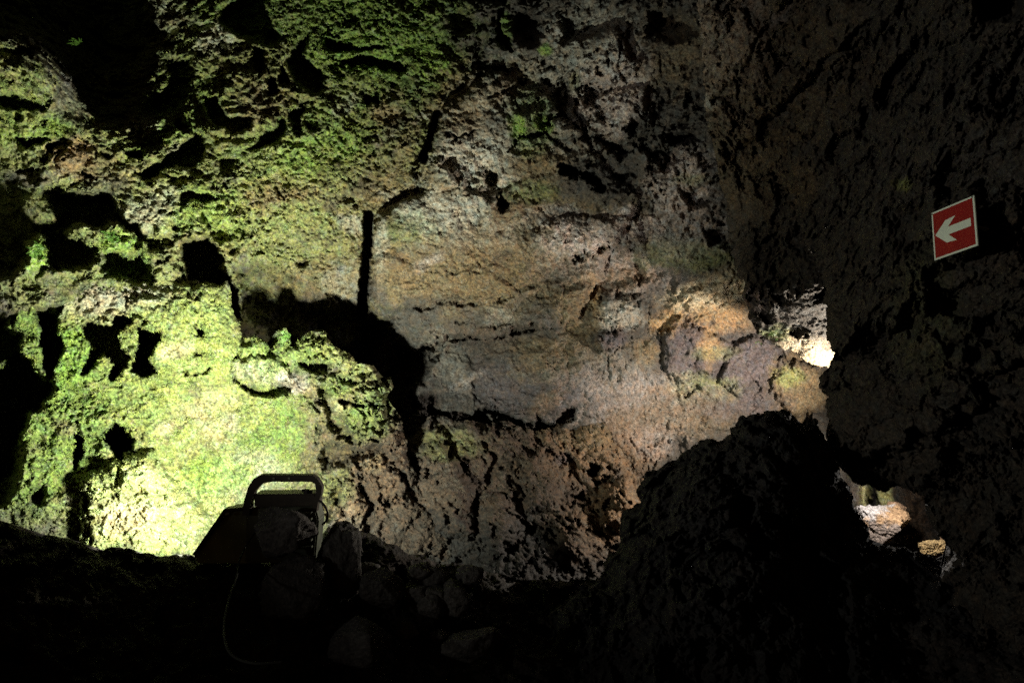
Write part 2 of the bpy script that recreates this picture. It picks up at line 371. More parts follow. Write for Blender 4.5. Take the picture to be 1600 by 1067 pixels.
wall_feats = [
    ('pit', [(575, 492), (610, 500), (632, 540), (668, 560), (664, 600), (640, 610), (650, 680), (590, 700), (540, 560)], 0.5, 18),
    ('pit', [(370, 425), (400, 410), (440, 440), (480, 470), (560, 486), (600, 520), (560, 600), (400, 560)], 0.28, 18),
    ('pit', [(-420, 500), (40, 495), (120, 480), (250, 490), (330, 560), (380, 640), (500, 700), (560, 800), (560, 1300), (-420, 1300)], 1.7, 30),
    # black recess high on the left
    ('pit', [(-60, -120), (-60, 45), (20, 52), (60, 68), (100, 92), (125, 140), (150, 180), (190, 190), (212, 160), (225, 110), (248, 60), (228, 0), (250, -120)], 1.5, 22),
    ('pit', [(345, 15), (420, -40), (425, 40), (440, 60), (430, 75), (380, 60), (345, 40)], 0.55, 8),
    ('pit', [(255, 98), (300, 92), (302, 122), (285, 172), (240, 178), (232, 160), (262, 130)], 0.4, 7),
    ('pit', [(322, 150), (345, 150), (352, 180), (388, 180), (390, 200), (360, 212), (345, 200), (325, 185)], 0.35, 5),
    ('pit', [(213, 268), (250, 258), (268, 232), (305, 207), (325, 228), (318, 252), (300, 264), (262, 262), (235, 285)], 0.42, 6),
    ('pit', [(385, 232), (408, 210), (430, 195), (442, 176), (450, 190), (432, 222), (400, 236)], 0.3, 5),
    ('pit', [(458, 170), (478, 158), (470, 190), (465, 215), (455, 200)], 0.35, 4),
    ('pit', [(462, 62), (482, 50), (478, 90), (500, 110), (512, 140), (486, 150), (462, 130), (450, 100)], 0.4, 7),
    ('pit', [(415, 120), (432, 122), (436, 145), (420, 150)], 0.35, 4),
    ('pit', [(438, 105), (452, 132), (438, 134)], 0.35, 3),
    ('pit', [(530, 95), (560, 88), (600, 92), (640, 100), (640, 112), (580, 110), (545, 108)], 0.4, 5),
    ('pit', [(562, 142), (590, 145), (592, 160), (572, 160)], 0.35, 4),
    ('pit', [(395, 72), (415, 85), (412, 105), (400, 120), (395, 95)], 0.3, 4),
    ('pit', [(505, 60), (560, 70), (600, 68), (595, 76), (540, 80), (505, 74)], 0.3, 4),
    ('pit', [(0, 150), (35, 152), (70, 165), (65, 172), (30, 170), (0, 168)], 0.3, 5),
    ('pit', [(20, 218), (60, 215), (75, 222), (40, 232)], 0.2, 4),
    ('pit', [(72, 228), (88, 226), (84, 240), (72, 240)], 0.3, 3),
    ('pit', [(196, 236), (216, 234), (220, 246), (200, 248)], 0.3, 3),
    ('pit', [(126, 262), (140, 266), (146, 276), (130, 274)], 0.2, 3),
    # dark hollow on the left
    ('pit', [(-60, 255), (0, 262), (30, 290), (60, 300), (90, 288), (120, 300), (170, 304), (178, 318), (200, 345), (222, 350), (225, 372), (200, 362), (175, 352), (160, 368),
             (130, 352), (108, 366), (150, 392), (152, 408), (120, 420), (80, 418), (68, 395), (62, 375), (40, 380), (42, 410), (20, 430), (-60, 450)], 0.8, 10),
    ('lump', [(40, 300), (90, 300), (110, 330), (90, 355), (50, 352), (32, 330)], 0.25, 26),
    ('pit', [(163, 400), (180, 393), (196, 400), (225, 398), (240, 425), (244, 446), (215, 442), (200, 430), (175, 430), (160, 420)], 0.5, 6),
    ('pit', [(284, 380), (330, 368), (342, 385), (350, 420), (372, 450), (378, 500), (345, 500), (310, 440), (290, 430), (286, 400)], 1.0, 6),
    ('pit', [(278, 300), (292, 296), (320, 300), (338, 312), (325, 318), (300, 314), (282, 330)], 0.22, 4),
    ('pit', [(340, 250), (355, 240), (372, 248), (360, 270), (345, 275)], 0.2, 4),
    ('lump', [(215, 255), (270, 205), (330, 198), (380, 205), (430, 175), (400, 195), (330, 210), (262, 250), (225, 268)], 0.12, 7),
    # mid tone hollows between green plane and slope
    ('pit', [(370, 420), (430, 412), (470, 440), (520, 462), (556, 470), (640, 480), (660, 560), (640, 620), (560, 600), (420, 540), (370, 480)], 0.10, 20),
    ('pit', [(455, 410), (478, 406), (480, 415), (462, 420)], 0.15, 4),
    # crease between the green plane and the brown block
    ('slot', [(576, 336), (573, 400), (568, 440), (566, 492)], 0.9, 9),
    ('slot', [(684, 178), (672, 215), (660, 248)], 0.7, 8),
    ('crack', [(660, 245), (652, 290), (600, 325), (575, 338)], 0.12, 9),
    ('crack', [(756, 40), (752, 95), (700, 150), (684, 178)], 0.12, 8),
    ('crack', [(784, -20), (782, 60), (800, 80)], 0.35, 6),
    ('lump', [(582, 335), (660, 300), (690, 170), (760, 110), (860, 150), (1000, 320), (900, 500), (640, 560), (575, 480)], 0.16, 22),
    ('crack', [(750, 105), (795, 112)], 0.2, 5),
    ('crack', [(700, 212), (722, 210), (745, 202)], 0.2, 5),
    ('crack', [(765, 275), (780, 300), (790, 320)], 0.25, 8),
    ('crack', [(796, 240), (815, 215), (850, 208), (880, 225)], 0.2, 5),
    ('crack', [(880, 268), (925, 270), (935, 290)], 0.4, 9),
    ('crack', [(860, 190), (880, 175), (905, 205)], 0.25, 6),
    ('pit', [(920, 130), (945, 140), (935, 170), (915, 160)], 0.3, 6),
    ('pit', [(985, 180), (998, 200), (990, 215), (978, 205)], 0.3, 5),
    ('pit', [(930, 215), (960, 225), (980, 240), (950, 240)], 0.3, 6),
    ('pit', [(1040, 205), (1080, 210), (1090, 225), (1050, 222)], 0.35, 6),
    ('crack', [(900, 404), (925, 392), (950, 390)], 0.15, 6),
    ('crack', [(985, 365), (995, 400), (1000, 440)], 0.06, 7),
    ('lump', [(820, 360), (900, 330), (1000, 345), (1010, 390), (940, 395), (890, 410), (830, 395)], 0.12, 22),
    ('crack', [(655, 548), (700, 535), (745, 528), (800, 520), (835, 512)], 0.13, 6),
    ('crack', [(680, 545), (640, 560), (600, 590)], 0.25, 14),
    ('crack', [(720, 506), (775, 508), (800, 505)], 0.06, 4),
    ('crack', [(640, 480), (700, 475), (770, 470), (800, 466)], 0.06, 5),
    ('lump', [(925, 470), (950, 455), (1000, 458), (1015, 480), (1000, 515), (955, 520), (925, 505)], 0.10, 26),
    ('lump', [(932, 530), (945, 515), (972, 520), (974, 532), (960, 548), (938, 548)], 0.11, 9),
    ('lump', [(1030, 520), (1060, 498), (1098, 510), (1140, 538), (1140, 562), (1112, 582), (1082, 590), (1062, 602), (1048, 592), (1034, 555)], 0.10, 16),
    ('lump', [(1140, 540), (1180, 525), (1222, 548), (1214, 580), (1190, 600), (1178, 590), (1150, 620), (1120, 600)], 0.09, 16),
    ('lump', [(1040, 470), (1080, 455), (1150, 425), (1200, 430), (1200, 510), (1120, 512), (1050, 495)], 0.05, 24),
    ('lump', [(1218, 560), (1300, 565), (1310, 660), (1230, 650), (1208, 610)], 0.18, 26),
    ('pit', [(868, 668), (872, 655), (888, 643), (906, 640), (898, 655), (885, 662)], 0.4, 4),
    ('crack', [(642, 600), (655, 640), (700, 655), (770, 648), (830, 662), (870, 668)], 0.25, 9),
    ('crack', [(1078, 615), (1090, 605)], 0.06, 4),
    ('pit', [(800, 20), (830, 10), (850, 60), (830, 75), (806, 60)], 0.3, 10), ('pit', [(870, 20), (905, 30), (900, 60), (880, 66)], 0.3, 8), ('pit', [(860, 150), (885, 120), (900, 150), (880, 180)], 0.2, 9),
    ('lump', [(880, 60), (960, 40), (1000, 100), (960, 140), (900, 120)], 0.2, 30), ('lump', [(860, 170), (900, 165), (912, 210), (880, 235), (858, 215)], 0.14, 14), ('lump', [(800, 180), (845, 170), (850, 215), (810, 235)], 0.12, 14),
    ('pit', [(1010, 20), (1060, 10), (1090, 50), (1050, 70), (1015, 55)], 0.3, 12), ('pit', [(700, 20), (730, 10), (740, 50), (712, 66)], 0.25, 8), ('lump', [(940, 150), (1010, 130), (1020, 200), (985, 225), (950, 200)], 0.16, 24),
    ('pit', [(1000, 235), (1050, 225), (1075, 245), (1030, 262)], 0.25, 8), ('pit', [(1060, 300), (1100, 290), (1110, 315), (1080, 330)], 0.22, 7), ('pit', [(1100, 355), (1130, 350), (1135, 380), (1112, 385)], 0.2, 6),
    ('calm', [(-60, 60), (20, 72), (90, 115), (135, 190), (70, 215), (-60, 210)], 0.45, 20),
    ('calm', [(582, 345), (690, 330), (900, 400), (1150, 420), (1290, 560), (1290, 700), (900, 700), (640, 520), (580, 470)], 0.5, 40),
    ('calm', [(370, 290), (560, 220), (655, 230), (640, 300), (565, 340), (560, 470), (480, 460), (360, 400)], 0.5, 30),
]
wall_blobs = [
    (200, 150, 500, 420, 0, 'olive', 0.85), (470, 80, 300, 230, 0, 'moss', 0.8), (380, 120, 120, 90, 0, 'tan', 0.5), (250, 30, 60, 60, 0, 'lichen', 0.3), (520, 130, 80, 40, 0, 'tan', 0.35), (600, 200, 70, 40, 0, 'tan', 0.35), (60, 135, 130, 70, -35, 'olive', 0.9), (50, 150, 110, 40, -35, 'moss', 0.45),
    (130, 50, 140, 100, 0, 'basalt', 0.8), (480, 330, 200, 120, 20, 'olive', 0.95), (430, 300, 80, 30, 20, 'rust', 0.7), (590, 300, 60, 30, 20, 'rust', 0.5),
    (510, 240, 100, 40, 20, 'bright', 0.55), (600, 60, 130, 60, 20, 'bright', 0.5), (560, 30, 140, 60, 0, 'moss', 0.8), (690, 110, 50, 60, 40, 'bright', 0.75),
    (660, 240, 20, 60, -20, 'bright', 0.6), (640, 290, 30, 20, 0, 'moss', 0.8),
    (115, 245, 45, 35, 0, 'rust', 0.85), (180, 260, 60, 30, 0, 'tan', 0.6), (270, 222, 50, 14, 30, 'rust', 0.6), (10, 110, 40, 20, -30, 'tan', 0.3),
    (50, 200, 90, 25, 10, 'bright', 0.5), (110, 160, 60, 40, -45, 'purple', 0.6), (250, 215, 70, 20, 30, 'bright', 0.5), (300, 170, 90, 60, 20, 'moss', 0.6),
    (340, 60, 40, 30, 30, 'lichen', 0.5), (220, 200, 30, 20, 0, 'lichen', 0.5), (40, 280, 50, 18, 0, 'purple', 0.7),
    (400, 160, 60, 40, 0, 'tan', 0.5), (350, 210, 60, 25, 30, 'rust', 0.3), (330, 330, 70, 50, 20, 'bright', 0.4), (310, 380, 40, 30, 0, 'tan', 0.4),
    (480, 440, 80, 40, 0, 'tan', 0.6), (540, 440, 40, 40, 0, 'lichen', 0.3), (180, 380, 40, 26, 20, 'bright', 0.8), (55, 400, 22, 30, 0, 'bright', 0.9),
    (200, 410, 60, 20, 20, 'moss', 0.7), (230, 330, 60, 30, 30, 'lichen', 0.45),
    # brown and pale rock right of the crease
    (760, 330, 270, 170, 0, 'tan', 0.8), (850, 130, 190, 190, 0, 'basalt', 0.6), (750, 250, 80, 60, 0, 'lichen', 0.85), (720, 150, 60, 60, 0, 'tan', 0.8),
    (690, 330, 90, 40, 0, 'lichen', 0.7), (740, 190, 30, 40, 0, 'rust', 0.3), (850, 160, 120, 100, 0, 'lichen', 0.4), (960, 130, 60, 90, -20, 'pink', 0.8),
    (920, 60, 90, 60, 0, 'lichen', 0.5), (1050, 80, 60, 70, 0, 'tan', 0.5), (840, 260, 60, 30, 0, 'tan', 0.8), (830, 190, 40, 60, 0, 'moss', 0.5), (880, 340, 60, 20, 0, 'pink', 0.5),
    (810, 200, 18, 18, 0, 'bright', 0.8), (850, 195, 18, 14, 0, 'bright', 0.7), (850, 80, 14, 10, 0, 'bright', 0.8), (790, 45, 12, 30, 0, 'moss', 0.8),
    (640, 360, 60, 30, 0, 'moss', 0.35), (930, 285, 75, 36, -10, 'wet', 0.9), (970, 270, 30, 36, 0, 'wet', 0.9), (1060, 290, 60, 60, 0, 'pink', 0.8), (1090, 350, 60, 40, 0, 'pink', 0.6),
    (920, 365, 110, 32, 8, 'pink', 0.85), (740, 370, 120, 40, 0, 'lichen', 0.3), (595, 380, 14, 60, 0, 'lichen', 0.6), (700, 430, 150, 60, 0, 'tan', 0.8), (800, 400, 80, 30, 0, 'tan', 0.7),
    (820, 300, 60, 20, 0, 'moss', 0.35), (780, 540, 140, 40, 0, 'brown', 0.5), (730, 600, 170, 75, 0, 'wet', 0.9), (850, 630, 110, 30, 0, 'wet', 0.6), (800, 590, 90, 36, 0, 'purple', 0.5), (830, 620, 100, 34, 0, 'purple', 0.5), (700, 560, 30, 60, 30, 'lichen', 0.15),  # low dark patches: the weak light here is painted into the colour
    (960, 420, 110, 50, 0, 'pink', 0.4), (970, 435, 60, 20, 0, 'rust', 0.6), (930, 470, 14, 50, 10, 'orange', 0.7), (970, 490, 46, 32, 0, 'lichen', 0.7), (900, 480, 40, 50, 0, 'tan', 0.7), (880, 560, 90, 50, 0, 'tan', 0.5),
    (1080, 400, 90, 26, 0, 'olive', 0.5), (1080, 385, 60, 24, 0, 'lichen', 0.4), (1090, 495, 90, 30, 8, 'orange', 0.85), (1110, 460, 90, 28, 10, 'cream', 0.9), (1130, 500, 60, 22, 0, 'rust', 0.6), (1150, 440, 40, 30, 0, 'cream', 0.7),
    (1110, 600, 150, 50, 0, 'purple', 0.6), (960, 600, 90, 40, 0, 'purple', 0.5), (1080, 550, 62, 48, 0, 'purple', 0.9), (1110, 545, 20, 34, 0, 'orange', 0.7), (1170, 565, 60, 44, 0, 'purple', 0.85), (955, 532, 24, 18, 0, 'purple', 0.9), (1010, 550, 30, 26, 0, 'tan', 0.8),
    (1250, 610, 50, 60, 0, 'tan', 0.8), (1235, 590, 26, 18, 0, 'olive', 0.7), (1100, 610, 60, 26, 0, 'olive', 0.55), (960, 590, 100, 40, 0, 'lichen', 0.3), (1000, 640, 120, 50, 0, 'pink', 0.4),
    (900, 600, 60, 30, 30, 'purple', 0.4), (1060, 650, 100, 40, 0, 'tan', 0.5), (1150, 630, 80, 30, 0, 'purple', 0.5), (980, 700, 60, 50, 0, 'rust', 0.6), (1020, 690, 40, 30, 0, 'pink', 0.4),
    (1360, 770, 60, 60, 0, 'olive', 0.9), (1150, 180, 60, 60, 0, 'basalt', 0.5), (1120, 160, 22, 18, 0, 'lichen', 0.5)]

def scatter(n, box, kinds, rmin, rmax, st, seed):
    rd = random.Random(seed)
    return [(rd.uniform(box[0], box[2]), rd.uniform(box[1], box[3]), rd.uniform(rmin, rmax)*rd.uniform(1, 2), rd.uniform(rmin, rmax)*0.7, rd.uniform(-20, 50), rd.choice(kinds), st*rd.uniform(0.5, 1.2)) for _ in range(n)]
wall_blobs += scatter(26, (-100, -100, 640, 480), ['tan', 'lichen', 'rust', 'basalt', 'basalt', 'tan'], 10, 34, 0.5, 1)
wall_blobs += scatter(34, (660, -60, 1200, 640), ['lichen', 'tan', 'wet', 'pink', 'basalt', 'wet', 'olive', 'rust'], 10, 30, 0.45, 2)

def m_green(PX, PY):      # small holes all over the mossy plane and upper wall
    s = sdf_poly(PX, PY, [(250, -400), (790, -400), (760, 60), (690, 170), (650, 300), (560, 340), (560, 480), (470, 470), (350, 400), (320, 300), (430, 200)])
    return smooth(-30, 40, s)
def m_up(PX, PY):
    return m_green(PX, PY)*smooth(300, 120, PY)
def m_right(PX, PY):
    s = sdf_poly(PX, PY, [(780, -400), (1300, -400), (1200, 420), (1080, 390), (1000, 330), (860, 240), (720, 130)])
    return smooth(-20, 40, s)
def m_left(PX, PY):
    return smooth(420, 340, PX)*smooth(-400, -300, PY)

cave_wall = sheet('cave_wall', (-340, -290, 1900, 1240), 1.6, wall_ctrl, None, wall_feats, wall_blobs, 'basalt', ROCK,
                  rough=1.0, warp=5.0, seed=0.0, wet=0.35,
                  pits=[(16.0, 0.16, 0.05, m_green), (30.0, 0.12, 0.035, m_green), (8.0, 0.2, 0.09, m_up), (9.0, 0.16, 0.12, m_right), (20.0, 0.1, 0.06, m_right),
                        (7.0, 0.16, 0.12, m_left), (17.0, 0.12, 0.05, m_left)],
                  streak=(18, 13, 6, 0.030, 0.15, m_green))
tag(cave_wall, 'back wall of the lava cave, green moss on the left and brown wet rock in the middle', 'cave wall', kind='structure')

# ================================================================== BRIGHT MOSSY SLOPE beside the lamp
slope_ctrl = [(-350, 400, 4.3), (-350, 900, 3.9), (0, 430, 4.65), (0, 650, 4.45), (0, 850, 4.25), (150, 440, 4.78), (150, 600, 4.72), (150, 780, 4.5), (250, 820, 4.8), (330, 850, 4.8),
              (300, 440, 4.8), (360, 560, 4.9), (330, 680, 5.0), (420, 640, 5.0), (480, 680, 4.9), (500, 560, 4.8), (600, 590, 4.85), (620, 700, 4.8), (560, 760, 4.65),
              (700, 850, 4.7), (600, 1100, 4.4), (300, 1100, 4.0), (-350, 1150, 3.7)]
slope_out = [(-400, 470), (-10, 475), (8, 458), (20, 452), (40, 447), (66, 428), (90, 425), (118, 432), (150, 428), (180, 432), (215, 440), (240, 440), (262, 425), (280, 432), (300, 448), (322, 440), (338, 446),
             (358, 440), (362, 460), (360, 480), (374, 505), (377, 530), (398, 524), (415, 530), (425, 545), (434, 536), (432, 518), (448, 514), (455, 530), (450, 545), (462, 538), (475, 522), (490, 515), (505, 520),
             (520, 538), (545, 553), (560, 568), (583, 572), (596, 588), (612, 590), (618, 606), (606, 618), (612, 634), (630, 660), (636, 690), (640, 720), (655, 760), (690, 810), (720, 860), (760, 1000), (760, 1230), (-400, 1230)]
slope_feats = [
    ('pit', [(66, 446), (104, 446), (112, 466), (68, 464)], 0.35, 6),
    ('pit', [(56, 472), (76, 476), (96, 472), (94, 505), (98, 540), (86, 575), (76, 610), (68, 575), (60, 510)], 0.9, 6),
    ('pit', [(10, 466), (26, 466), (28, 492), (20, 510), (8, 500)], 0.3, 6),
    ('pit', [(-60, 560), (0, 575), (22, 552), (42, 560), (60, 585), (84, 598), (62, 640), (48, 640), (30, 690), (12, 745), (-60, 800)], 2.2, 10),
    ('pit', [(130, 510), (140, 502), (175, 510), (180, 490), (206, 500), (194, 515), (190, 535), (202, 562), (182, 590), (172, 592), (178, 568), (162, 552), (142, 578), (122, 588), (146, 545), (130, 528)], 1.0, 4),
    ('pit', [(216, 506), (226, 512), (248, 518), (250, 536), (232, 562), (244, 582), (222, 588), (204, 576), (212, 540)], 1.0, 4),
    ('pit', [(302, 506), (318, 518), (320, 526), (306, 520)], 0.3, 4),
    ('pit', [(116, 680), (128, 674), (132, 690), (128, 705), (118, 735), (110, 715), (118, 700)], 0.9, 4), ('pit', [(-60, 470), (6, 470), (10, 510), (30, 520), (34, 560), (10, 566), (-60, 560)], 1.2, 8), ('pit', [(14, 700), (40, 690), (30, 740), (5, 790), (-60, 800), (-60, 720)], 0.9, 12),
    ('pit', [(158, 686), (172, 676), (182, 664), (200, 676), (212, 692), (206, 702), (196, 706), (192, 726), (182, 716), (176, 704)], 1.6, 4),
    ('pit', [(360, 588), (382, 600), (408, 605), (430, 600), (456, 602), (452, 616), (430, 620), (400, 616), (380, 606)], 0.22, 4),
    ('lump', [(362, 560), (400, 555), (440, 560), (460, 585), (456, 602), (430, 600), (408, 604), (380, 598), (362, 588)], 0.08, 14),
    ('crack', [(287, 581), (308, 586), (322, 582), (335, 574)], 0.12, 3),
    ('pit', [(302, 556), (312, 551), (320, 558), (308, 560)], 0.15, 3),
    ('lump', [(128, 745), (150, 728), (190, 716), (235, 700), (262, 738), (298, 770), (336, 802), (340, 960), (120, 960)], 0.36, 50),
    ('crack', [(132, 760), (140, 800), (142, 845)], 0.15, 5),
    ('pit', [(48, 768), (66, 762), (70, 785), (58, 792), (46, 782)], 0.3, 6),
    ('crack', [(500, 610), (512, 640), (530, 665), (548, 690)], 0.2, 8),
    ('pit', [(468, 568), (490, 562), (515, 566), (512, 590), (480, 582)], 0.25, 7),
    ('pit', [(500, 705), (520, 690), (560, 700), (600, 690), (590, 712), (540, 722), (505, 735)], 0.3, 9),
    ('crack', [(590, 690), (640, 760), (670, 800)], 0.12, 8),
    ('lump', [(530, 600), (600, 600), (608, 622), (590, 632), (545, 630)], 0.1, 10),
    ('crack', [(540, 632), (570, 636), (605, 632)], 0.25, 5),
    ('crack', [(505, 790), (520, 770), (530, 800)], 0.2, 7), ('crack', [(560, 760), (575, 790), (570, 830)], 0.2, 8),
    ('calm', [(250, 520), (350, 520), (420, 640), (500, 680), (480, 740), (400, 790), (330, 790), (270, 720), (210, 620)], 0.35, 40),
]
slope_blobs = [
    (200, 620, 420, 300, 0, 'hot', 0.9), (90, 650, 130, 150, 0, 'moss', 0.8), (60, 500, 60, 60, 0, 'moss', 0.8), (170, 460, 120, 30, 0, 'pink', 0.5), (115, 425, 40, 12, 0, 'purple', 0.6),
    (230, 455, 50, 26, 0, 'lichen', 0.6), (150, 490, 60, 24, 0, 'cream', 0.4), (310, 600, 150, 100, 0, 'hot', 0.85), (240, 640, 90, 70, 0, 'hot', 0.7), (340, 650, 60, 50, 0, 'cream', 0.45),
    (230, 790, 130, 80, 0, 'glare', 0.8), (200, 810, 60, 30, 0, 'cream', 0.6), (430, 670, 70, 60, 0, 'moss', 0.9), (380, 640, 60, 40, 0, 'olive', 0.6), (390, 740, 60, 40, 0, 'lichen', 0.45), (340, 740, 70, 30, 0, 'bright', 0.6),  # pale patch on the lump: lamp hot spot painted into the colour
    (410, 580, 50, 20, 0, 'lichen', 0.5), (450, 560, 70, 40, 0, 'moss', 0.6), (560, 700, 110, 140, 0, 'brown', 0.75), (640, 780, 110, 130, 0, 'brown', 0.9), (640, 790, 90, 110, 0, 'near_black', 0.4), (560, 620, 60, 40, 0, 'moss', 0.6), (540, 560, 70, 26, -35, 'olive', 0.7),  # right part of the slope coloured darker
    (570, 660, 40, 30, 0, 'moss', 0.35), (540, 790, 40, 40, 0, 'rust', 0.25), (520, 760, 30, 30, 0, 'moss', 0.3), (600, 760, 50, 60, 0, 'brown', 0.8), (60, 760, 60, 40, 0, 'moss', 0.7), (40, 830, 100, 50, 0, 'basalt', 0.5),
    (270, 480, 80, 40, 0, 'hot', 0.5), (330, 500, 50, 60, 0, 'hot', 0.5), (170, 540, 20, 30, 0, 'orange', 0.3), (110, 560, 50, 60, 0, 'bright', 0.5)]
slope_blobs += scatter(36, (-60, 440, 620, 860), ['tan', 'pink', 'basalt', 'cream', 'rust', 'tan'], 8, 26, 0.5, 3)
def m_sl(PX, PY): return smooth(330, 200, PX)*smooth(480, 520, PY)
def m_sl2(PX, PY): return smooth(420, 520, PX)
def m_slope_all(PX, PY): return np.ones_like(PX)*0.5
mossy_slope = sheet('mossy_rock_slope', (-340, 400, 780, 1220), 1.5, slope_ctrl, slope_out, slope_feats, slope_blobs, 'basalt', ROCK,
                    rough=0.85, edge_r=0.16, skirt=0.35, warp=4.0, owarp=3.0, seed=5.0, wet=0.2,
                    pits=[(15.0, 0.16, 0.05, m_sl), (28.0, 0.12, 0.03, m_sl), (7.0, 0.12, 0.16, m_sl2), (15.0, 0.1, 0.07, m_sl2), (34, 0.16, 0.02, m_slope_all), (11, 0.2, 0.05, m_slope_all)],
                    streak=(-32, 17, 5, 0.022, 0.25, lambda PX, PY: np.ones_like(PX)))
tag(mossy_slope, 'bright yellow green mossy rock slope behind the floodlight', 'rock slope', kind='structure')

# ================================================================== BROWN ROCK IN THE MIDDLE
mid_ctrl = [(600, 640, 5.3), (600, 900, 4.7), (700, 700, 5.15), (800, 700, 5.35), (900, 660, 5.7), (1000, 760, 5.6), (950, 860, 5.2), (800, 850, 4.9), (700, 1000, 4.4), (1000, 1000, 4.8), (1300, 900, 5.4), (1300, 1200, 5.0), (600, 1200, 4.2)]
mid_out = [(560, 760), (628, 720), (636, 690), (655, 672), (668, 652), (690, 650), (712, 658), (735, 655), (760, 662), (790, 656), (812, 668), (836, 672), (858, 668), (880, 662), (905, 652), (930, 650), (950, 664), (960, 690), (975, 712),
           (990, 740), (1040, 760), (1200, 800), (1300, 900), (1300, 1200), (560, 1200)]
mid_feats = [('pit', [(920, 735), (930, 722), (942, 728), (936, 742), (924, 746)], 0.35, 3), ('crack', [(925, 755), (945, 748), (972, 748)], 0.15, 6),
             ('crack', [(680, 660), (705, 680), (702, 715)], 0.12, 6), ('crack', [(755, 690), (775, 720), (760, 760)], 0.08, 6), ('calm', [(640, 700), (990, 680), (990, 850), (700, 900)], 0.7, 30),
             ('lump', [(940, 760), (985, 745), (1000, 780), (980, 830), (940, 820)], 0.16, 26), ('lump', [(810, 710), (850, 700), (885, 740), (880, 800), (820, 800)], 0.16, 34),
             ('lump', [(640, 700), (690, 690), (745, 750), (740, 840), (680, 840), (650, 770)], 0.22, 44), ('lump', [(750, 770), (800, 760), (820, 830), (780, 870), (745, 840)], 0.14, 34), ('lump', [(850, 820), (910, 800), (940, 850), (900, 890)], 0.12, 28)]
mid_blobs = [(800, 800, 320, 220, 0, 'brown', 0.9), (740, 830, 220, 190, 0, 'near_black', 0.3), (820, 930, 420, 130, 0, 'near_black', 0.9), (930, 700, 90, 60, 0, 'rust', 0.6), (960, 790, 50, 60, 0, 'rust', 0.75), (920, 830, 60, 60, 0, 'rust', 0.3), (700, 690, 60, 30, 0, 'olive', 0.4),  # darkest blobs, left and low: light falloff painted into the colour
             (880, 715, 16, 12, 0, 'purple', 0.7), (840, 665, 30, 14, 0, 'tan', 0.4), (940, 680, 60, 20, 0, 'tan', 0.6)]
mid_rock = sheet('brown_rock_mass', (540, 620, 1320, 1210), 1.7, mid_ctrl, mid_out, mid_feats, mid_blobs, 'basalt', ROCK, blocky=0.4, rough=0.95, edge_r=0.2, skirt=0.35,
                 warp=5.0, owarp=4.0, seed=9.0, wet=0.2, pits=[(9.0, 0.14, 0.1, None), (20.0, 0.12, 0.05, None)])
tag(mid_rock, 'dim brown lumpy rock mass at the foot of the back wall', 'rock slope', kind='structure')

# ================================================================== RIGHT HAND WALL (hanging part, then the near part)
hang_ctrl = [(1000, -300, 5.0), (1050, 0, 5.0), (1050, 200, 5.35), (1150, 350, 5.45), (1160, 480, 5.25), (1230, 540, 5.35), (1200, 440, 5.0), (1255, 460, 4.65), (1290, 430, 4.55), (1290, 560, 5.48), (1250, 200, 4.6), (1290, 400, 4.7), (1350, 0, 4.0), (1350, 300, 4.4),
             (1500, 500, 5.2), (1500, -300, 3.5)]
hang_out = [(1080, -300), (1090, 0), (1098, 120), (1104, 190), (1118, 250), (1132, 310), (1138, 360), (1140, 395), (1150, 420), (1162, 440), (1158, 458), (1165, 480), (1172, 500), (1180, 520), (1192, 528), (1205, 535), (1212, 542), (1224, 548),
            (1235, 546), (1245, 552), (1255, 562), (1270, 570), (1296, 573), (1340, 580), (1400, 560), (1500, 500), (1500, -300)]
hang_blobs = [(1180, 150, 200, 260, 0, 'tan', 0.35), (1110, 60, 90, 160, 0, 'pink', 0.4), (1215, 430, 90, 80, 0, 'umber', 0.8), (1255, 552, 60, 30, -20, 'cream', 0.7), (1215, 520, 26, 12, 0, 'moss', 0.4), (1270, 562, 50, 14, 10, 'cream', 0.3), (1120, 80, 90, 120, 0, 'tan', 0.35), (1150, 220, 120, 120, 0, 'tan', 0.3), (1060, 160, 30, 40, 0, 'pink', 0.4),
              (1110, 165, 20, 16, 0, 'lichen', 0.5), (1180, 470, 30, 20, 0, 'pink', 0.35)]
def m_nohole(PX, PY): return 1-smooth(1185, 1215, PX)*smooth(455, 490, PY)
def m_hole(PX, PY): return smooth(1190, 1230, PX)*smooth(480, 510, PY)*0.7
hanging = sheet('hanging_rock', (960, -290, 1520, 600), 1.6, hang_ctrl, hang_out, [('calm', [(1205, 470), (1340, 470), (1340, 620), (1205, 620)], 0.25, 14), ('pit', [(1230, 515), (1255, 505), (1270, 520), (1250, 530)], 0.12, 4)], hang_blobs, 'basalt', DARKROCK,
                blocky=1.8, rough=1.2, edge_r=0.12, skirt=0.15, warp=5, owarp=4, seed=14.0, wet=0.2, pits=[(5.0, 0.12, 0.14, m_nohole), (12.0, 0.12, 0.06, m_nohole), (30, 0.2, 0.02, m_hole)])
tag(hanging, 'dark lumpy lava hanging from the ceiling right of the brown wall', 'cave ceiling', kind='structure')

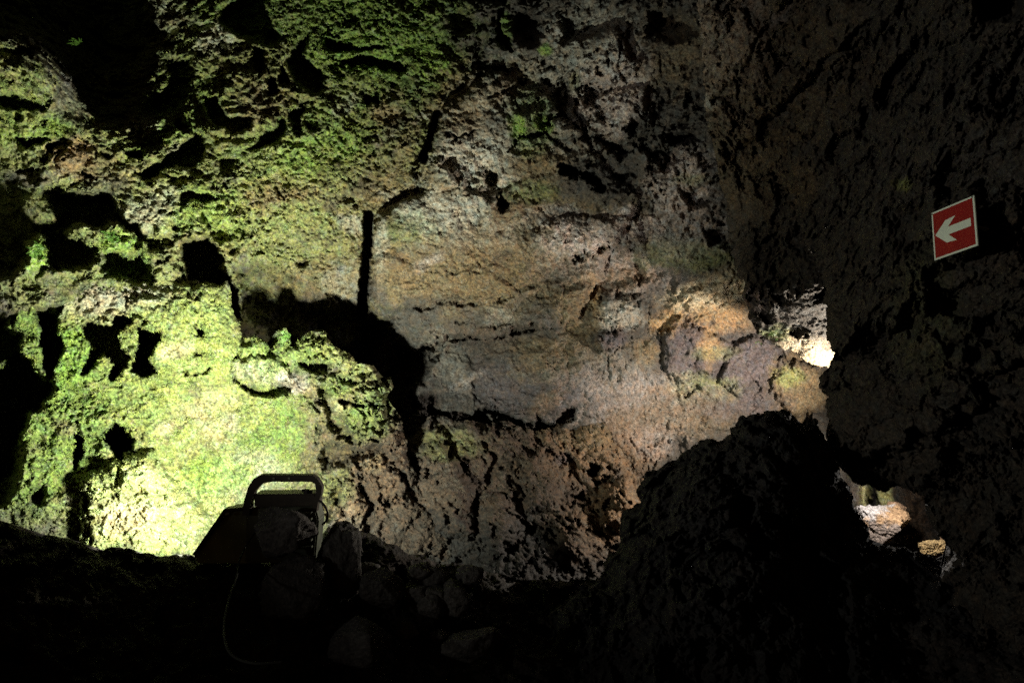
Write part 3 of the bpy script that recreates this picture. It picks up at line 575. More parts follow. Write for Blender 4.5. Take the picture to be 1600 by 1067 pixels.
near_ctrl = [(1100, -300, 5.0), (1120, 0, 5.0), (1180, 200, 4.85), (1240, 330, 4.6), (1280, 420, 4.15), (1297, 500, 3.8), (1297, 600, 3.6), (1300, 700, 3.5), (1330, 0, 4.1), (1340, 250, 4.0), (1450, 357, 3.15), (1540, 357, 2.95), (1600, 350, 2.8), (1600, 0, 2.9), (1600, 700, 2.85), (1450, 0, 3.4), (1450, 700, 3.2),
             (1900, -300, 2.1), (1900, 400, 2.1), (1900, 1200, 2.1), (1550, 1000, 2.9), (1400, 770, 3.4)]
near_out = [(1150, -320), (1162, 0), (1175, 130), (1205, 240), (1245, 340), (1270, 400), (1286, 440), (1290, 480), (1296, 530), (1297, 575), (1284, 590), (1282, 606), (1290, 620), (1284, 640), (1290, 660), (1291, 690), (1298, 712), (1312, 728), (1322, 742), (1336, 756), (1352, 752),
            (1370, 762), (1392, 766), (1402, 758), (1425, 766), (1444, 770), (1446, 790), (1450, 820), (1472, 836), (1480, 850), (1476, 876), (1468, 900), (1470, 1000), (1470, 1260), (1950, 1260), (1950, -320)]
near_blobs = [(1500, 500, 900, 1200, 0, 'umber', 0.85), (1230, 150, 130, 170, 0, 'tan', 0.3), (1180, 60, 90, 160, 0, 'pink', 0.25), (1500, 150, 80, 60, 0, 'umber', 0.6), (1450, 480, 60, 120, 0, 'olive', 0.15), (1400, 200, 260, 220, 0, 'basalt', 0.6), (1350, 120, 60, 60, 0, 'brown', 0.3), (1250, 290, 30, 40, 0, 'tan', 0.4), (1590, 380, 60, 60, 0, 'brown', 0.3), (1410, 290, 14, 12, 0, 'olive', 0.8)]
near_wall = sheet('near_cave_wall', (1060, -290, 1940, 1240), 1.7, near_ctrl, near_out,
                  [('pit', [(1385, 330), (1450, 310), (1460, 400), (1400, 395)], 0.22, 20), ('pit', [(1510, 310), (1545, 300), (1560, 385), (1520, 390)], 0.05, 10), ('crack', [(1440, 60), (1400, 110), (1380, 160)], 0.2, 12),
                   ('pit', [(1520, -20), (1600, -20), (1600, 30), (1530, 30)], 0.3, 15), ('pit', [(1330, 95), (1345, 100), (1340, 130), (1328, 125)], 0.2, 7)],
                  near_blobs, 'basalt', DARKROCK, blocky=2.2, rough=0.9, edge_r=0.10, skirt=0.45, warp=5, owarp=6, seed=19.0, wet=0.35, pits=[(4.0, 0.14, 0.14, None), (13.0, 0.16, 0.05, None)])
tag(near_wall, 'dark near cave wall on the right that carries the arrow sign', 'cave wall', kind='structure')

# ================================================================== FOREGROUND
fl_ctrl = [(-350, 800, 2.4), (0, 820, 2.6), (150, 860, 2.8), (300, 880, 3.0), (450, 900, 3.0), (600, 860, 3.2), (750, 900, 3.3), (900, 940, 3.4), (1000, 960, 3.3), (-350, 1250, 1.9), (300, 1250, 2.2), (800, 1250, 2.3), (1500, 1250, 2.3), (1500, 900, 3.2), (1900, 900, 3.0)]
fl_out = [(-360, 780), (-100, 790), (0, 812), (40, 832), (80, 838), (130, 848), (150, 860), (180, 852), (215, 862), (250, 866), (300, 868), (345, 872), (380, 868), (420, 872), (480, 862), (500, 838), (515, 822), (530, 830), (545, 836), (560, 828), (590, 842), (620, 850),
          (640, 868), (680, 876), (720, 880), (760, 896), (820, 905), (880, 905), (930, 905), (1100, 935), (1300, 955), (1480, 950), (1600, 940), (1900, 900), (1900, 1240), (-360, 1240)]
fl_blobs = [(700, 1000, 1400, 500, 0, 'wet', 0.9), (200, 950, 300, 90, 0, 'olive', 0.12)]
floor = sheet('cave_floor', (-350, 770, 1900, 1235), 2.2, fl_ctrl, fl_out, [], fl_blobs, 'basalt', DARKROCK, rough=0.9, edge_r=0.12, skirt=0.5, warp=5, owarp=4, seed=27.0, wet=0.2,
              pits=[(8.0, 0.12, 0.1, None)])
tag(floor, 'dark rubble cave floor in the foreground', 'ground', kind='structure')

b_ctrl = [(950, 1000, 3.1), (1000, 760, 3.35), (1100, 700, 3.2), (1200, 650, 3.25), (1280, 680, 3.3), (1340, 820, 3.3), (1200, 800, 2.95), (1100, 900, 2.8), (1300, 1000, 2.8), (1200, 1250, 2.5), (900, 1250, 2.9), (1500, 950, 3.1), (1500, 1250, 2.6)]
b_out = [(996, 752), (1004, 742), (1030, 730), (1042, 718), (1064, 712), (1082, 698), (1098, 686), (1116, 692), (1126, 688), (1138, 680), (1140, 664), (1166, 654), (1182, 640), (1200, 638), (1216, 642), (1228, 640), (1242, 652), (1252, 664), (1264, 652),
         (1277, 656), (1279, 676), (1290, 684), (1300, 700), (1312, 735), (1330, 765), (1328, 785), (1342, 800), (1340, 812), (1352, 822), (1364, 845), (1385, 850), (1420, 860), (1442, 868), (1466, 872), (1482, 866), (1500, 850), (1560, 870), (1620, 940), (1640, 1240), (640, 1240), (700, 1060), (840, 960), (930, 905), (944, 880),
         (956, 860), (970, 838), (972, 815), (985, 800), (1000, 785), (994, 768)]
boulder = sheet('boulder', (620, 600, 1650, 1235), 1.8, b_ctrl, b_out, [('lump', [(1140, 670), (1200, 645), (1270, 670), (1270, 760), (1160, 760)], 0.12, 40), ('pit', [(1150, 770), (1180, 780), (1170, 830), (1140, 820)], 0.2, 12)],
                [(1150, 950, 900, 700, 0, 'near_black', 0.95)], 'basalt', DARKROCK, blocky=2.2, rough=1.25, edge_r=0.2, skirt=0.5, warp=5, owarp=8, seed=33.0, wet=-0.6, pits=[(8.0, 0.1, 0.1, None), (20.0, 0.12, 0.04, None)], post=tuple(P(1180, 1150, 2.9)))
tag(boulder, 'large black clinkery lava boulder rising in the right foreground', 'boulder')

# ================================================================== separate stones
from mathutils import noise as mn
def stone(name, px, py, z, sx, sy, sz, mat, col, seed, label, cat='rock', group=None, sub=5, amp=0.22, rotz=0.0, patches=()):
    import bmesh
    bm = bmesh.new(); bmesh.ops.create_icosphere(bm, subdivisions=sub, radius=1.0)
    co = np.array([v.co[:] for v in bm.verts], np.float32)
    fc = np.array([[v.index for v in f.verts] for f in bm.faces], np.int32); bm.free()
    n = fbm(co, 0.9, 3, 0.5, seed)*1.2+fbm(co, 3.0, 4, 0.6, seed+9, ridged=True)*0.45+fbm(co, 11, 3, .6, seed+4)*0.34
    rs = np.random.RandomState(int(seed*10)); dr = co/np.linalg.norm(co, axis=1, keepdims=True)
    rr = np.full(len(co), 1.25, np.float32)
    for k in range(16):
        nn = rs.normal(size=3); nn /= np.linalg.norm(nn); dd = rs.uniform(0.78, 1.05)
        q = dr @ nn; rr = np.where(q > 0.05, np.minimum(rr, dd/np.maximum(q, 0.05)), rr)
    co2 = dr*(rr*(1+amp*n*0.8))[:, None]
    # flatten facets a little
    co2 = co2*np.array([sx, sy, sz], np.float32)
    c, s = math.cos(rotz), math.sin(rotz)
    co2 = np.stack([co2[:, 0]*c-co2[:, 1]*s, co2[:, 0]*s+co2[:, 1]*c, co2[:, 2]], -1)
    ctr = P(px, py, z); co2[:, 2] -= co2[:, 2].min()
    base = ctr-Vector((0, 0, sz))
    cc = np.zeros((len(co), 3), np.float32)+np.array(col, np.float32)
    for (ax, thr, c2) in patches:
        g = smooth(thr-0.15, thr+0.15, (co*np.array(ax)).sum(1)+fbm(co, 3, 3, .6, seed+2)*0.5)
        cc = cc*(1-g[:, None])+np.array(c2)*g[:, None]
    cc *= np.clip(1+0.9*fbm(co, 8, 3, .7, seed+7), .35, 1.8)[:, None]
    o = mesh_np(name, co2, fc, cc, mat, wet=np.full(len(co), 0.2, np.float32)); o.location = base
    return tag(o, label, cat, group)

stone('rock', 447, 838, 2.86, 0.10, 0.08, 0.08, DARKROCK, (0.09, 0.085, 0.08), 2.0, 'grey stone propped against the back of the floodlight')
stone('rock', 535, 885, 2.95, 0.07, 0.10, 0.14, DARKROCK, (0.08, 0.077, 0.072), 6.0, 'dark upright stone just right of the floodlight', group='dark stones on the cave floor')
stone('rock', 590, 925, 2.9, 0.07, 0.07, 0.06, DARKROCK, (0.08, 0.077, 0.072), 11.0, 'dark stone in the middle of the foreground rubble', group='dark stones on the cave floor')
stone('rock', 672, 925, 3.05, 0.08, 0.08, 0.07, DARKROCK, (0.08, 0.077, 0.072), 16.0, 'small dark stone at the right end of the foreground rubble', group='dark stones on the cave floor')
stone('rock', 560, 1005, 2.65, 0.10, 0.09, 0.07, DARKROCK, (0.08, 0.077, 0.072), 21.0, 'wide dark stone at the bottom edge under the rubble', group='dark stones on the cave floor')
stone('rock', 735, 1010, 2.75, 0.09, 0.08, 0.05, DARKROCK, (0.08, 0.077, 0.072), 26.0, 'flat dark stone low in the centre foreground', group='dark stones on the cave floor')
stone('rock', 468, 920, 2.8, 0.11, 0.11, 0.10, DARKROCK, (0.08, 0.077, 0.072), 28.0, 'blackish stone below the grey stone and the floodlight', group='dark stones on the cave floor')

rr_ = random.Random(9)
for i in range(18):
    x = rr_.uniform(505, 760); y = 852+(x-505)*0.16+rr_.uniform(0, 120)
    z = 3.12-(y-850)*0.0022; r = rr_.uniform(0.022, 0.055)
    stone('rock', x, y, z, r*rr_.uniform(0.8, 1.3), r, r*rr_.uniform(0.6, 1.1), DARKROCK, (0.10, 0.095, 0.088), 60+i*3.1, 'small dark stone in the rubble between the floodlight and the black boulder', group='small stones in the rubble', sub=4, amp=0.3, rotz=rr_.uniform(0, 3))

# ================================================================== chamber behind the low opening
stone('rock', 1375, 826, 5.2, 0.14, 0.14, 0.115, ROCK, (0.42, 0.27, 0.15), 41.0, 'pale orange lit rock seen through the low opening', sub=6, amp=0.34, patches=[((-0.6, 0, 0.8), 0.45, (0.46, 0.43, 0.42)), ((0, 0, -1), 0.15, (0.25, 0.2, 0.17))])  # patches paint the lamp side paler and the underside darker, as if shaded
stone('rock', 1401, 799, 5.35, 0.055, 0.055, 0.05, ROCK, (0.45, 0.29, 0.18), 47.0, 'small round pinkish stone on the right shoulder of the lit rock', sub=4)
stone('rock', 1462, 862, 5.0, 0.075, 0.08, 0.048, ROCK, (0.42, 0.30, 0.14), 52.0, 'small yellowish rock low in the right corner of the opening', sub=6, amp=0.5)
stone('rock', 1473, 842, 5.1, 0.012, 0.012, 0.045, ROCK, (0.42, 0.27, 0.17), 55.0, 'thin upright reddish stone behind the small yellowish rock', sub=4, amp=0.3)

def bm_obj(name, bm, mat, parent=None, loc=None, smoothf=False):
    me = bpy.data.meshes.new(name); bm.to_mesh(me); bm.free(); me.materials.append(mat)
    if smoothf:
        for p in me.polygons: p.use_smooth = True
    o = bpy.data.objects.new(name, me); C.objects.link(o)
    if loc is not None: o.location = loc
    if parent: o.parent = parent
    return o

import bmesh
def prism(bm, pts, axis_u, axis_v, origin, depth_vec, bevel=0.0):
    """extrude a 2d outline given in the plane (u, v) along depth_vec"""
    a = [bm.verts.new(origin+axis_u*u+axis_v*v) for u, v in pts]
    f = bm.faces.new(a)
    r = bmesh.ops.extrude_face_region(bm, geom=[f])
    vs = [e for e in r['geom'] if isinstance(e, bmesh.types.BMVert)]
    bmesh.ops.translate(bm, verts=vs, vec=depth_vec)
    bmesh.ops.recalc_face_normals(bm, faces=bm.faces)
    if bevel > 0:
        bmesh.ops.bevel(bm, geom=[e for e in bm.edges], offset=bevel, segments=2, affect='EDGES')

def tube(bm, pts, r, n=8):
    rings = []
    for i, p in enumerate(pts):
        t = (pts[min(i+1, len(pts)-1)]-pts[max(i-1, 0)]).normalized()
        a = t.cross(Vector((0.3, 0.2, 1))).normalized(); b = t.cross(a)
        rings.append([bm.verts.new(p+(a*math.cos(k*2*math.pi/n)+b*math.sin(k*2*math.pi/n))*r) for k in range(n)])
    for A, B in zip(rings[:-1], rings[1:]):
        for k in range(n):
            bm.faces.new((A[k], A[(k+1) % n], B[(k+1) % n], B[k]))
    bm.faces.new(rings[0][::-1]); bm.faces.new(rings[-1])
    bmesh.ops.recalc_face_normals(bm, faces=bm.faces)

def spline(pts, n=10):
    out = []
    p = [pts[0]]+list(pts)+[pts[-1]]
    for i in range(1, len(p)-2):
        for k in range(n):
            t = k/n
            out.append(0.5*((2*p[i])+(p[i+1]-p[i-1])*t+(2*p[i-1]-5*p[i]+4*p[i+1]-p[i+2])*t*t+(3*p[i]-p[i-1]-3*p[i+1]+p[i+2])*t**3))
    out.append(pts[-1]); return out

# lit wall of the chamber, reached through the gap
ch_ctrl = [(1280, 700, 5.9), (1330, 760, 5.75), (1400, 780, 5.8), (1500, 800, 6.0), (1300, 950, 6.2), (1500, 950, 6.0), (1600, 850, 6.0), (1500, 650, 6.8), (1300, 650, 7.0)]
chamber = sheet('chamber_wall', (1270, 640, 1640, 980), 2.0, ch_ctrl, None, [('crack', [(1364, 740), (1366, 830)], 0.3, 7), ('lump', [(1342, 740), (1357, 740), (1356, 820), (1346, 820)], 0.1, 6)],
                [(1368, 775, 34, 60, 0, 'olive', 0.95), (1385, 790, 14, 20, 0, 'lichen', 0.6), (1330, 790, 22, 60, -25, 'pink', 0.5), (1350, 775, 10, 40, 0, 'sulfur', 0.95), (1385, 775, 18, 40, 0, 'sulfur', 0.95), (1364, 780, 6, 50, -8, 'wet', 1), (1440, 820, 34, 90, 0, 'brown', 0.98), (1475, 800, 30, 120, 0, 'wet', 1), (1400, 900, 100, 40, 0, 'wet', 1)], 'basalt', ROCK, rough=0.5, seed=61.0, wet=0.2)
tag(chamber, 'yellowish wall of the lit chamber behind the low opening', 'cave wall', kind='structure')

# ================================================================== ARROW SIGN
import json
SIGN = dict(c=P(1491.5, 357.5, 2.86), yaw=40.0)
def solve_sign():
    tgt = np.array([(1455.5, 332), (1521.5, 306.5), (1528, 382.5), (1460, 408.5)])
    def proj(w):
        x = w[:, 0]; Y = w[:, 1]; Z = w[:, 2]-CAMZ
        z = Y*cp+Z*sp; y = -Y*sp+Z*cp
        return np.stack([800+F*x/z, 533.5-F*y/z], -1)
    def quad(p):
        cx, cy, yaw, pit, roll, s = p
        R = Matrix.Rotation(yaw, 3, 'Z') @ Matrix.Rotation(pit, 3, 'X') @ Matrix.Rotation(roll, 3, 'Y')
        R = np.array(R)
        c = np.array(P(cx, cy, 2.86))
        L = np.array([(-1, 0, 1), (1, 0, 1), (1, 0, -1), (-1, 0, -1)])*s*0.5
        return c+L @ R.T
    p = np.array([1491.0, 357.0, -0.7, 0.0, 0.0, 0.2])
    def res(p): return (proj(quad(p))-tgt).ravel()
    for it in range(60):
        r = res(p); J = np.zeros((8, 6))
        for i in range(6):
            e = np.zeros(6); e[i] = 1e-4*(100 if i < 2 else 1)
            J[:, i] = (res(p+e)-r)/e[i]
        dp = np.linalg.solve(J.T @ J+np.diag([1e-3]*6), -J.T @ r)
        p = p+np.clip(dp, [-5, -5, -.1, -.1, -.1, -.01], [5, 5, .1, .1, .1, .01])
    return p, np.abs(res(p)).max()
sp_, err = solve_sign()
print('SIGN', sp_, err)
Rm = (Matrix.Rotation(sp_[2], 4, 'Z') @ Matrix.Rotation(sp_[3], 4, 'X') @ Matrix.Rotation(sp_[4], 4, 'Y'))
S = sp_[5]
sign = bpy.data.objects.new('arrow_sign', None); C.objects.link(sign)
sign.matrix_world = Matrix.Translation(P(sp_[0], sp_[1], 2.86)) @ Rm
tag(sign, 'square red sign with a pale arrow pointing left, mounted on the dark right wall', 'sign')
PALE = plain('pale_luminous_paint', (0.82, 0.92, 0.76), 0.45, 0, 0.08, 12)
RED = plain('red_enamel', (0.33, 0.009, 0.01), 0.5, 0, 0.15, 14)
GREYP = plain('grey_plastic', (0.2, 0.2, 0.2), 0.6)
U, V_, W_ = Vector((1, 0, 0)), Vector((0, 0, 1)), Vector((0, 1, 0))
h = S/2
bm = bmesh.new(); prism(bm, [(-h, -h), (h, -h), (h, h), (-h, h)], U, V_, Vector((0, 0.0, 0)), Vector((0, 0.004, 0)))
bm_obj('back_plate', bm, PALE, sign)
bm = bmesh.new(); k = h*0.925
prism(bm, [(-k, -k), (k, -k), (k, k), (-k, k)], U, V_, Vector((0, -0.0012, 0)), Vector((0, 0.001, 0)))
# tiny pins at the upper corners as on the photographed sign
bm_obj('red_panel', bm, RED, sign)
# arrow in sign coordinates, half size 1
arr = [(-0.86, 0.0), (-0.34, 0.46), (0.13, 0.50), (-0.24, 0.16), (0.80, 0.16), (0.80, -0.16), (-0.24, -0.16), (0.13, -0.50), (-0.34, -0.46)]
bm = bmesh.new(); prism(bm, [(a*h, b*h) for a, b in arr], U, V_, Vector((0, -0.0026, 0)), Vector((0, 0.0012, 0)))
bm_obj('arrow', bm, PALE, sign)
for (u, v) in ((-0.96, 0.93), (0.93, 0.96)):
    bm = bmesh.new(); r = 0.0032
    prism(bm, [(u*h+r*math.cos(t*math.pi/5), v*h+r*math.sin(t*math.pi/5)) for t in range(10)], U, V_, Vector((0, -0.002, 0)), Vector((0, 0.0015, 0)))
    bm_obj('screw', bm, GREYP, sign)
for (u, v) in ((-0.5, 0.0), (0.5, 0.0)):
    bm = bmesh.new(); r = 0.006
    prism(bm, [(u*h+r*math.cos(t*math.pi/6), v*h+r*math.sin(t*math.pi/6)) for t in range(12)], U, V_, Vector((0, 0.0042, 0)), Vector((0, 0.10, 0)))
    bm_obj('mounting_pin', bm, GREYP, sign)

# ================================================================== FLOODLIGHT seen from behind
LZ = 3.0
HOUSING = plain('dark_green_painted_metal', (0.15, 0.18, 0.12), 0.55, 0.1, 0.5, 25)
STEEL = plain('brown_painted_steel', (0.07, 0.06, 0.045), 0.5, 0.2, 0.4, 30)
RUB = plain('black_rubber', (0.03, 0.03, 0.03), 0.5, 0, 0.2)
flood = bpy.data.objects.new('floodlight', None); C.objects.link(flood)
FO = P(420, 866, LZ); flood.location = FO
tag(flood, 'dark floodlight seen from behind with a bent bracket over it, lower left', 'floodlight')
inv = Matrix.Translation(-FO)
RIGHT = Vector((1, 0, 0)); UP = Vector((0, -sp, cp)); FWD = Vector((0, cp, sp))
def outline_part(name, pts, z, thick, mat, bevel=0.003, fw=None, parent=None):
    pp = [P(x, y, z)-FO for x, y in pts]
    bm = bmesh.new()
    f = bm.faces.new([bm.verts.new(p) for p in pp])
    r = bmesh.ops.extrude_face_region(bm, geom=[f])
    bmesh.ops.translate(bm, verts=[e for e in r['geom'] if isinstance(e, bmesh.types.BMVert)], vec=(fw or FWD)*thick)
    bmesh.ops.recalc_face_normals(bm, faces=bm.faces)
    if bevel: bmesh.ops.bevel(bm, geom=list(bm.edges), offset=bevel, segments=2, affect='EDGES')
    return bm_obj(name, bm, mat, parent or flood)
# housing: box with sloping top lip
outline_part('housing', [(386, 800), (398, 792), (492, 790), (498, 812), (492, 880), (382, 880)], LZ+0.02, 0.10, HOUSING, 0.006)
outline_part('rear_cover', [(396, 772), (492, 771), (496, 790), (398, 793)], LZ-0.005, 0.09, STEEL, 0.004)
for i in range(6):
    y = 800+i*11
    outline_part('cooling_fin', [(404, y), (486, y-1), (486, y+2), (404, y+3)], LZ-0.012, 0.032, HOUSING, 0.0008)
# bracket: bent flat bar made as one closed loop outline
outer = [(378, 805), (381, 783), (388, 760), (396, 748), (407, 741.5), (488, 742), (496, 748), (503, 760), (502, 772), (497, 784), (494, 800)]
inner = [(488, 800), (489, 785), (494, 768), (492, 756), (486, 752.5), (424, 752.5), (408, 756), (398, 768), (392, 785), (389, 805)]
def bar(name, outer, inner, z, th, mat):
    a = [P(x, y, z)-FO for x, y in outer]; b = [P(x, y, z)-FO for x, y in inner[::-1]]
    bm = bmesh.new()
    n = min(len(a), len(b))
    va = [bm.verts.new(p) for p in a]; vb = [bm.verts.new(p) for p in b]
    i = j = 0; faces = []
    while i < len(va)-1 or j < len(vb)-1:
        ta = (i+1)/(len(va)-1) if i < len(va)-1 else 9
        tb = (j+1)/(len(vb)-1) if j < len(vb)-1 else 9
        if i < len(va)-1 and j < len(vb)-1 and abs(ta-tb) < 0.02:
            faces.append(bm.faces.new((va[i], va[i+1], vb[j+1], vb[j]))); i += 1; j += 1
        elif ta < tb:
            faces.append(bm.faces.new((va[i], va[i+1], vb[j]))); i += 1
        else:
            faces.append(bm.faces.new((va[i], vb[j+1], vb[j]))); j += 1
    r = bmesh.ops.extrude_face_region(bm, geom=faces)
    bmesh.ops.translate(bm, verts=[e for e in r['geom'] if isinstance(e, bmesh.types.BMVert)], vec=FWD*th)
    bmesh.ops.recalc_face_normals(bm, faces=bm.faces)
    return bm_obj(name, bm, mat, flood)
bracket = bar('bracket', outer, inner, LZ-0.01, 0.035, STEEL)
for x in (427.5, 451.5):
    bm = bmesh.new()
    c = P(x, 747.3, LZ-0.013)-FO
    prism(bm, [(0.0045*math.cos(t*math.pi/6), 0.0045*math.sin(t*math.pi/6)) for t in range(12)], RIGHT, UP, c, FWD*0.006)
    bm_obj('bolt', bm, plain('zinc', (0.5, 0.55, 0.42), 0.35, 0.6), bracket)
# side shade on the left: slanting plate with a rim
dirL = (FWD*1.0+RIGHT*-0.1).normalized()
outline_part('side_shade', [(303, 868), (353, 797), (386, 795), (386, 880), (310, 880)], LZ+0.03, 0.12, plain('greenish_steel', (0.34, 0.44, 0.28), 0.5, 0.1, 0.5, 12), 0.002)
outline_part('shade_rim', [(300, 866), (350, 794.5), (378, 792.5), (379, 796), (353, 799), (304, 868)], LZ+0.0, 0.05, STEEL, 0.001)
outline_part('shade_catch', [(351, 802), (358, 800), (358, 803), (352, 805)], LZ-0.01, 0.01, plain('worn_zinc', (0.55, 0.6, 0.5), 0.3, 0.3), 0)
# knob and cable gland on the right of the top
bm = bmesh.new(); tube(bm, [P(479, 770, LZ)-FO, P(479, 764, LZ)-FO], 0.012, 10); bm_obj('knob', bm, RUB, flood)
bm = bmesh.new(); tube(bm, [P(472, 766, LZ+.01)-FO, P(488, 768, LZ+.01)-FO], 0.006, 8); bm_obj('cable_gland', bm, RUB, flood)
cab = spline([P(495, 781, LZ), P(502, 784, LZ-0.01), P(509, 793, LZ-0.015), P(512, 803, LZ-0.01), P(510, 813, LZ+0.01), P(504, 819, LZ+0.02)], 8)
bm = bmesh.new(); tube(bm, [p-FO for p in cab], 0.0045, 8); bm_obj('cable', bm, RUB, flood, smoothf=True)

cab = spline([P(398, 832, LZ-0.06), P(386, 850, LZ-0.1), P(374, 875, LZ-0.25), P(370, 900, LZ-0.38), P(358, 935, LZ-0.55), P(350, 975, LZ-0.75), P(354, 1010, LZ-0.9), P(370, 1028, LZ-0.95), P(400, 1036, LZ-0.97), P(440, 1034, LZ-0.95)], 10)
o0 = cab[-1]
bm = bmesh.new(); tube(bm, [p-o0 for p in cab], 0.0032, 8)
cable = bm_obj('power_cable', bm, plain('grey_green_cable', (0.02, 0.021, 0.015), 0.95, 0, 0.3), None, o0, smoothf=True)
tag(cable, 'thin cable curling down the dark floor from the back of the floodlight', 'cable')

# lamp glass (faces the slope, hidden from the entrance)
AIM1 = (P(200, 430, 5.4)-P(400, 830, LZ+0.14)).normalized()
GL = bpy.data.materials.new('lamp_glass'); GL.use_nodes = True
gb = GL.node_tree.nodes['Principled BSDF']; gb.inputs['Base Color'].default_value = (0.9, 0.95, 0.85, 1); gb.inputs['Emission Color'].default_value = (0.9, 1, 0.75, 1); gb.inputs['Emission Strength'].default_value = 3
a1 = AIM1.cross(Vector((0, 0, 1))).normalized(); a2 = a1.cross(AIM1)
bm = bmesh.new(); prism(bm, [(-0.09, -0.05), (0.09, -0.05), (0.09, 0.05), (-0.09, 0.05)], a1, a2, P(430, 835, LZ+0.12)-FO, AIM1*0.006)
bm_obj('lamp_glass', bm, GL, flood)

# ================================================================== small ferns on the hanging rock
LEAF = plain('fern_leaf', (0.09, 0.19, 0.025), 0.5, 0, 0.3, 60)
def fern(px, py, z, size, n, seed, label, aim=Vector((0, -1, 0.3))):
    rd = random.Random(seed)
    bm = bmesh.new()
    for i in range(n):
        d = Vector((rd.uniform(-1, 1), rd.uniform(-1, -0.1), rd.uniform(-0.7, 0.9))).normalized()
        side = d.cross(Vector((0, 1, 0.2))).normalized()
        L = size*rd.uniform(0.6, 1.1); p0 = Vector((rd.gauss(0, 1), rd.uniform(-.3, .3), rd.gauss(0, 1)))*size*0.38; L *= rd.uniform(0.4, 1)
        droop = Vector((0, 0, -0.35*L))
        for k in range(1, 9):
            t = k/8; c = p0+d*L*t+droop*t*t; w = L*0.32*(1-t*0.85)
            for s in (-1, 1):
                a = bm.verts.new(c); b = bm.verts.new(c+side*s*w*0.55+d*L*0.05+Vector((0, 0, 0.004))); e = bm.verts.new(c+side*s*w+d*L*0.02); f = bm.verts.new(c+side*s*w*0.5-d*L*0.045)
                bm.faces.new((a, b, e, f))
    o = bm_obj('fern', bm, LEAF, None, P(px, py, z))
    return tag(o, label, 'fern', 'small ferns on the rock')
fern(1212, 524, 5.22, 0.05, 12, 1, 'tiny bright green fern at the lower edge of the hanging dark rock')
fern(1186, 536, 5.28, 0.03, 7, 2, 'tiniest green sprig at the lowest tip of the hanging rock, left of the bright patch')
fern(58, 393, 4.35, 0.05, 46, 3, 'green fern tuft in the dark hollow near the left edge')
fern(176, 372, 4.5, 0.045, 40, 4, 'green fern tuft in the lit part above the mossy slope at the left')
fern(446, 527, 4.7, 0.032, 34, 5, 'round green tuft on top of the slope rim in front of the black hollow')
fern(120, 66, 4.9, 0.035, 24, 6, 'dim green fern at the edge of the black recess, upper left')

# ================================================================== MOSS: short blades over the green rock
def moss_stuff(sources, n, seed):
    rs = np.random.RandomState(seed)
    P0 = []; N0 = []; C0 = []
    for ob in sources:
        me = ob.data; nv = len(me.vertices)
        co_ = np.empty(nv*3, np.float32); me.vertices.foreach_get('co', co_); co_ = co_.reshape(-1, 3)
        no_ = np.empty(nv*3, np.float32); me.vertices.foreach_get('normal', no_); no_ = no_.reshape(-1, 3)
        cc = np.empty(nv*4, np.float32); me.color_attributes['Col'].data.foreach_get('color', cc); cc = cc.reshape(-1, 4)[:, :3]
        z = co_[:, 1]*cp+(co_[:, 2]-CAMZ)*sp; y = -co_[:, 1]*sp+(co_[:, 2]-CAMZ)*cp
        px = 800+F*co_[:, 0]/z; py = 533.5-F*y/z
        g = cc[:, 1]-cc[:, 0]*1.03
        ok = (g > 0.004) & (px > -120) & (px < 1180) & (py > -80) & (py < 880)
        P0.append(co_[ok]); N0.append(no_[ok]); C0.append(cc[ok])
    P0 = np.concatenate(P0); N0 = np.concatenate(N0); C0 = np.concatenate(C0)
    clump = smooth(-0.05, 0.3, fbm(P0, 9.0, 3, 0.6, 402.0))*np.clip((C0[:, 1]-C0[:, 0]*1.03)*40, 0.15, 1)
    w_ = clump/clump.sum()
    id_ = rs.choice(len(P0), n, p=w_)
    p = P0[id_]; nn = N0[id_]; c = C0[id_]
    d = nn*0.8+rs.normal(size=(n, 3))*0.6+np.array([0, 0, -0.25]); d /= np.linalg.norm(d, axis=1, keepdims=True)
    t = np.cross(d, rs.normal(size=(n, 3))); t /= np.linalg.norm(t, axis=1, keepdims=True)
    L = (0.004+0.009*rs.rand(n)**2)[:, None]; W = L*0.22
    a = p-t*W; b = p+t*W; e = p+d*L*0.6+t*W*0.8+np.array([0, 0, -0.0015]); f = p+d*L+np.array([0, 0, -0.003])
    V = np.stack([a, b, e, f], 1).reshape(-1, 3)
    q = np.arange(n*4).reshape(n, 4)
    k = (0.75+0.7*rs.rand(n))[:, None]
    c = c*k*np.array([1.08, 1.05, 0.92])
    o = mesh_np('moss', V, q, np.repeat(np.clip(c, 0.01, 0.6), 4, 0), MOSSM, wet=np.zeros(n*4, np.float32))
    return tag(o, 'short green moss growing over the cave wall and the slope by the floodlight', 'moss', kind='stuff')
MOSSM = bpy.data.materials.new('moss_blades'); MOSSM.use_nodes = True
_b = MOSSM.node_tree.nodes['Principled BSDF']; _a = MOSSM.node_tree.nodes.new('ShaderNodeAttribute'); _a.attribute_name = 'Col'
MOSSM.node_tree.links.new(_a.outputs['Color'], _b.inputs['Base Color']); _b.inputs['Roughness'].default_value = 0.7
moss_stuff([cave_wall, mossy_slope], 150000, 5)

# ================================================================== CAMERA AND LIGHT
cam = bpy.data.cameras.new('camera'); co = bpy.data.objects.new('camera', cam); C.objects.link(co)
co.location = (0, 0, CAMZ); co.rotation_euler = (math.pi/2+PITCH, 0, 0)
cam.sensor_width = 36; cam.lens = F/1600*36; cam.clip_end = 200
bpy.context.scene.camera = co

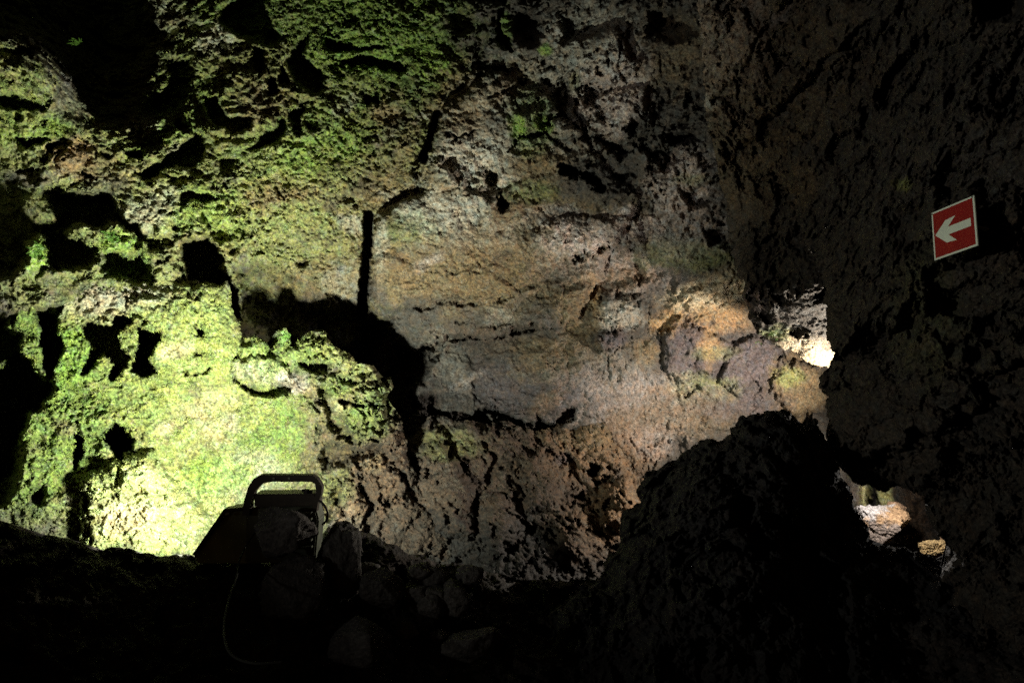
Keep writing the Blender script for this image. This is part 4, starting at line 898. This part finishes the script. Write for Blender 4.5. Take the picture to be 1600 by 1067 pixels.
def lamp(name, kind, loc, aim, power, col, size=0.1, size_y=None, spot=None, blend=0.5):
    l = bpy.data.lights.new(name, kind); l.energy = power; l.color = col
    if kind == 'AREA':
        l.shape = 'RECTANGLE'; l.size = size; l.size_y = size_y or size
        if spot: l.spread = math.radians(spot)
    else: l.shadow_soft_size = size
    if kind == 'SPOT': l.spot_size = math.radians(spot); l.spot_blend = blend
    o = bpy.data.objects.new(name, l); C.objects.link(o); o.location = loc
    o.rotation_euler = (Vector(aim)-Vector(loc)).to_track_quat('-Z', 'Y').to_euler()
    return o
lp = P(405, 828, LZ+0.2)
lamp('floodlight_beam', 'AREA', lp, lp+AIM1, 185, (0.95, 1.0, 0.82), 0.14, 0.09, spot=160)
lamp('hidden_spotlight', 'SPOT', P(1400, 655, 5.2), P(950, 430, 6.0), 250, (1.0, 0.89, 0.74), 0.05, spot=175, blend=0.4)
lamp('path_lamp', 'SPOT', (-3.4, -0.5, 1.7), P(1480, 80, 3.2), 290, (1.0, 0.97, 0.88), 0.07, spot=59, blend=1.0)
lamp('chamber_lamp', 'POINT', P(1378, 733, 4.75), P(1373, 820, 5.2), 27, (1.0, 0.93, 0.85), 0.03)

w = bpy.data.worlds.new('World'); bpy.context.scene.world = w; w.use_nodes = True
nt = w.node_tree; sky = nt.nodes.new('ShaderNodeTexSky'); sky.sky_type = 'NISHITA'; sky.sun_disc = False; sky.sun_elevation = math.radians(2); sky.sun_rotation = math.radians(180)
nt.links.new(sky.outputs[0], nt.nodes['Background'].inputs['Color']); nt.nodes['Background'].inputs['Strength'].default_value = 0.004
sc = bpy.context.scene
sc.view_settings.view_transform = 'Standard'; sc.view_settings.look = 'None'; sc.view_settings.exposure = 0; sc.view_settings.gamma = 1
sc.cycles.use_denoising = False
sc.cycles.sample_clamp_indirect = 0.6; sc.cycles.sample_clamp_direct = 6.0; sc.cycles.caustics_reflective = False; sc.cycles.caustics_refractive = False; sc.cycles.use_adaptive_sampling = False; sc.cycles.max_bounces = 5
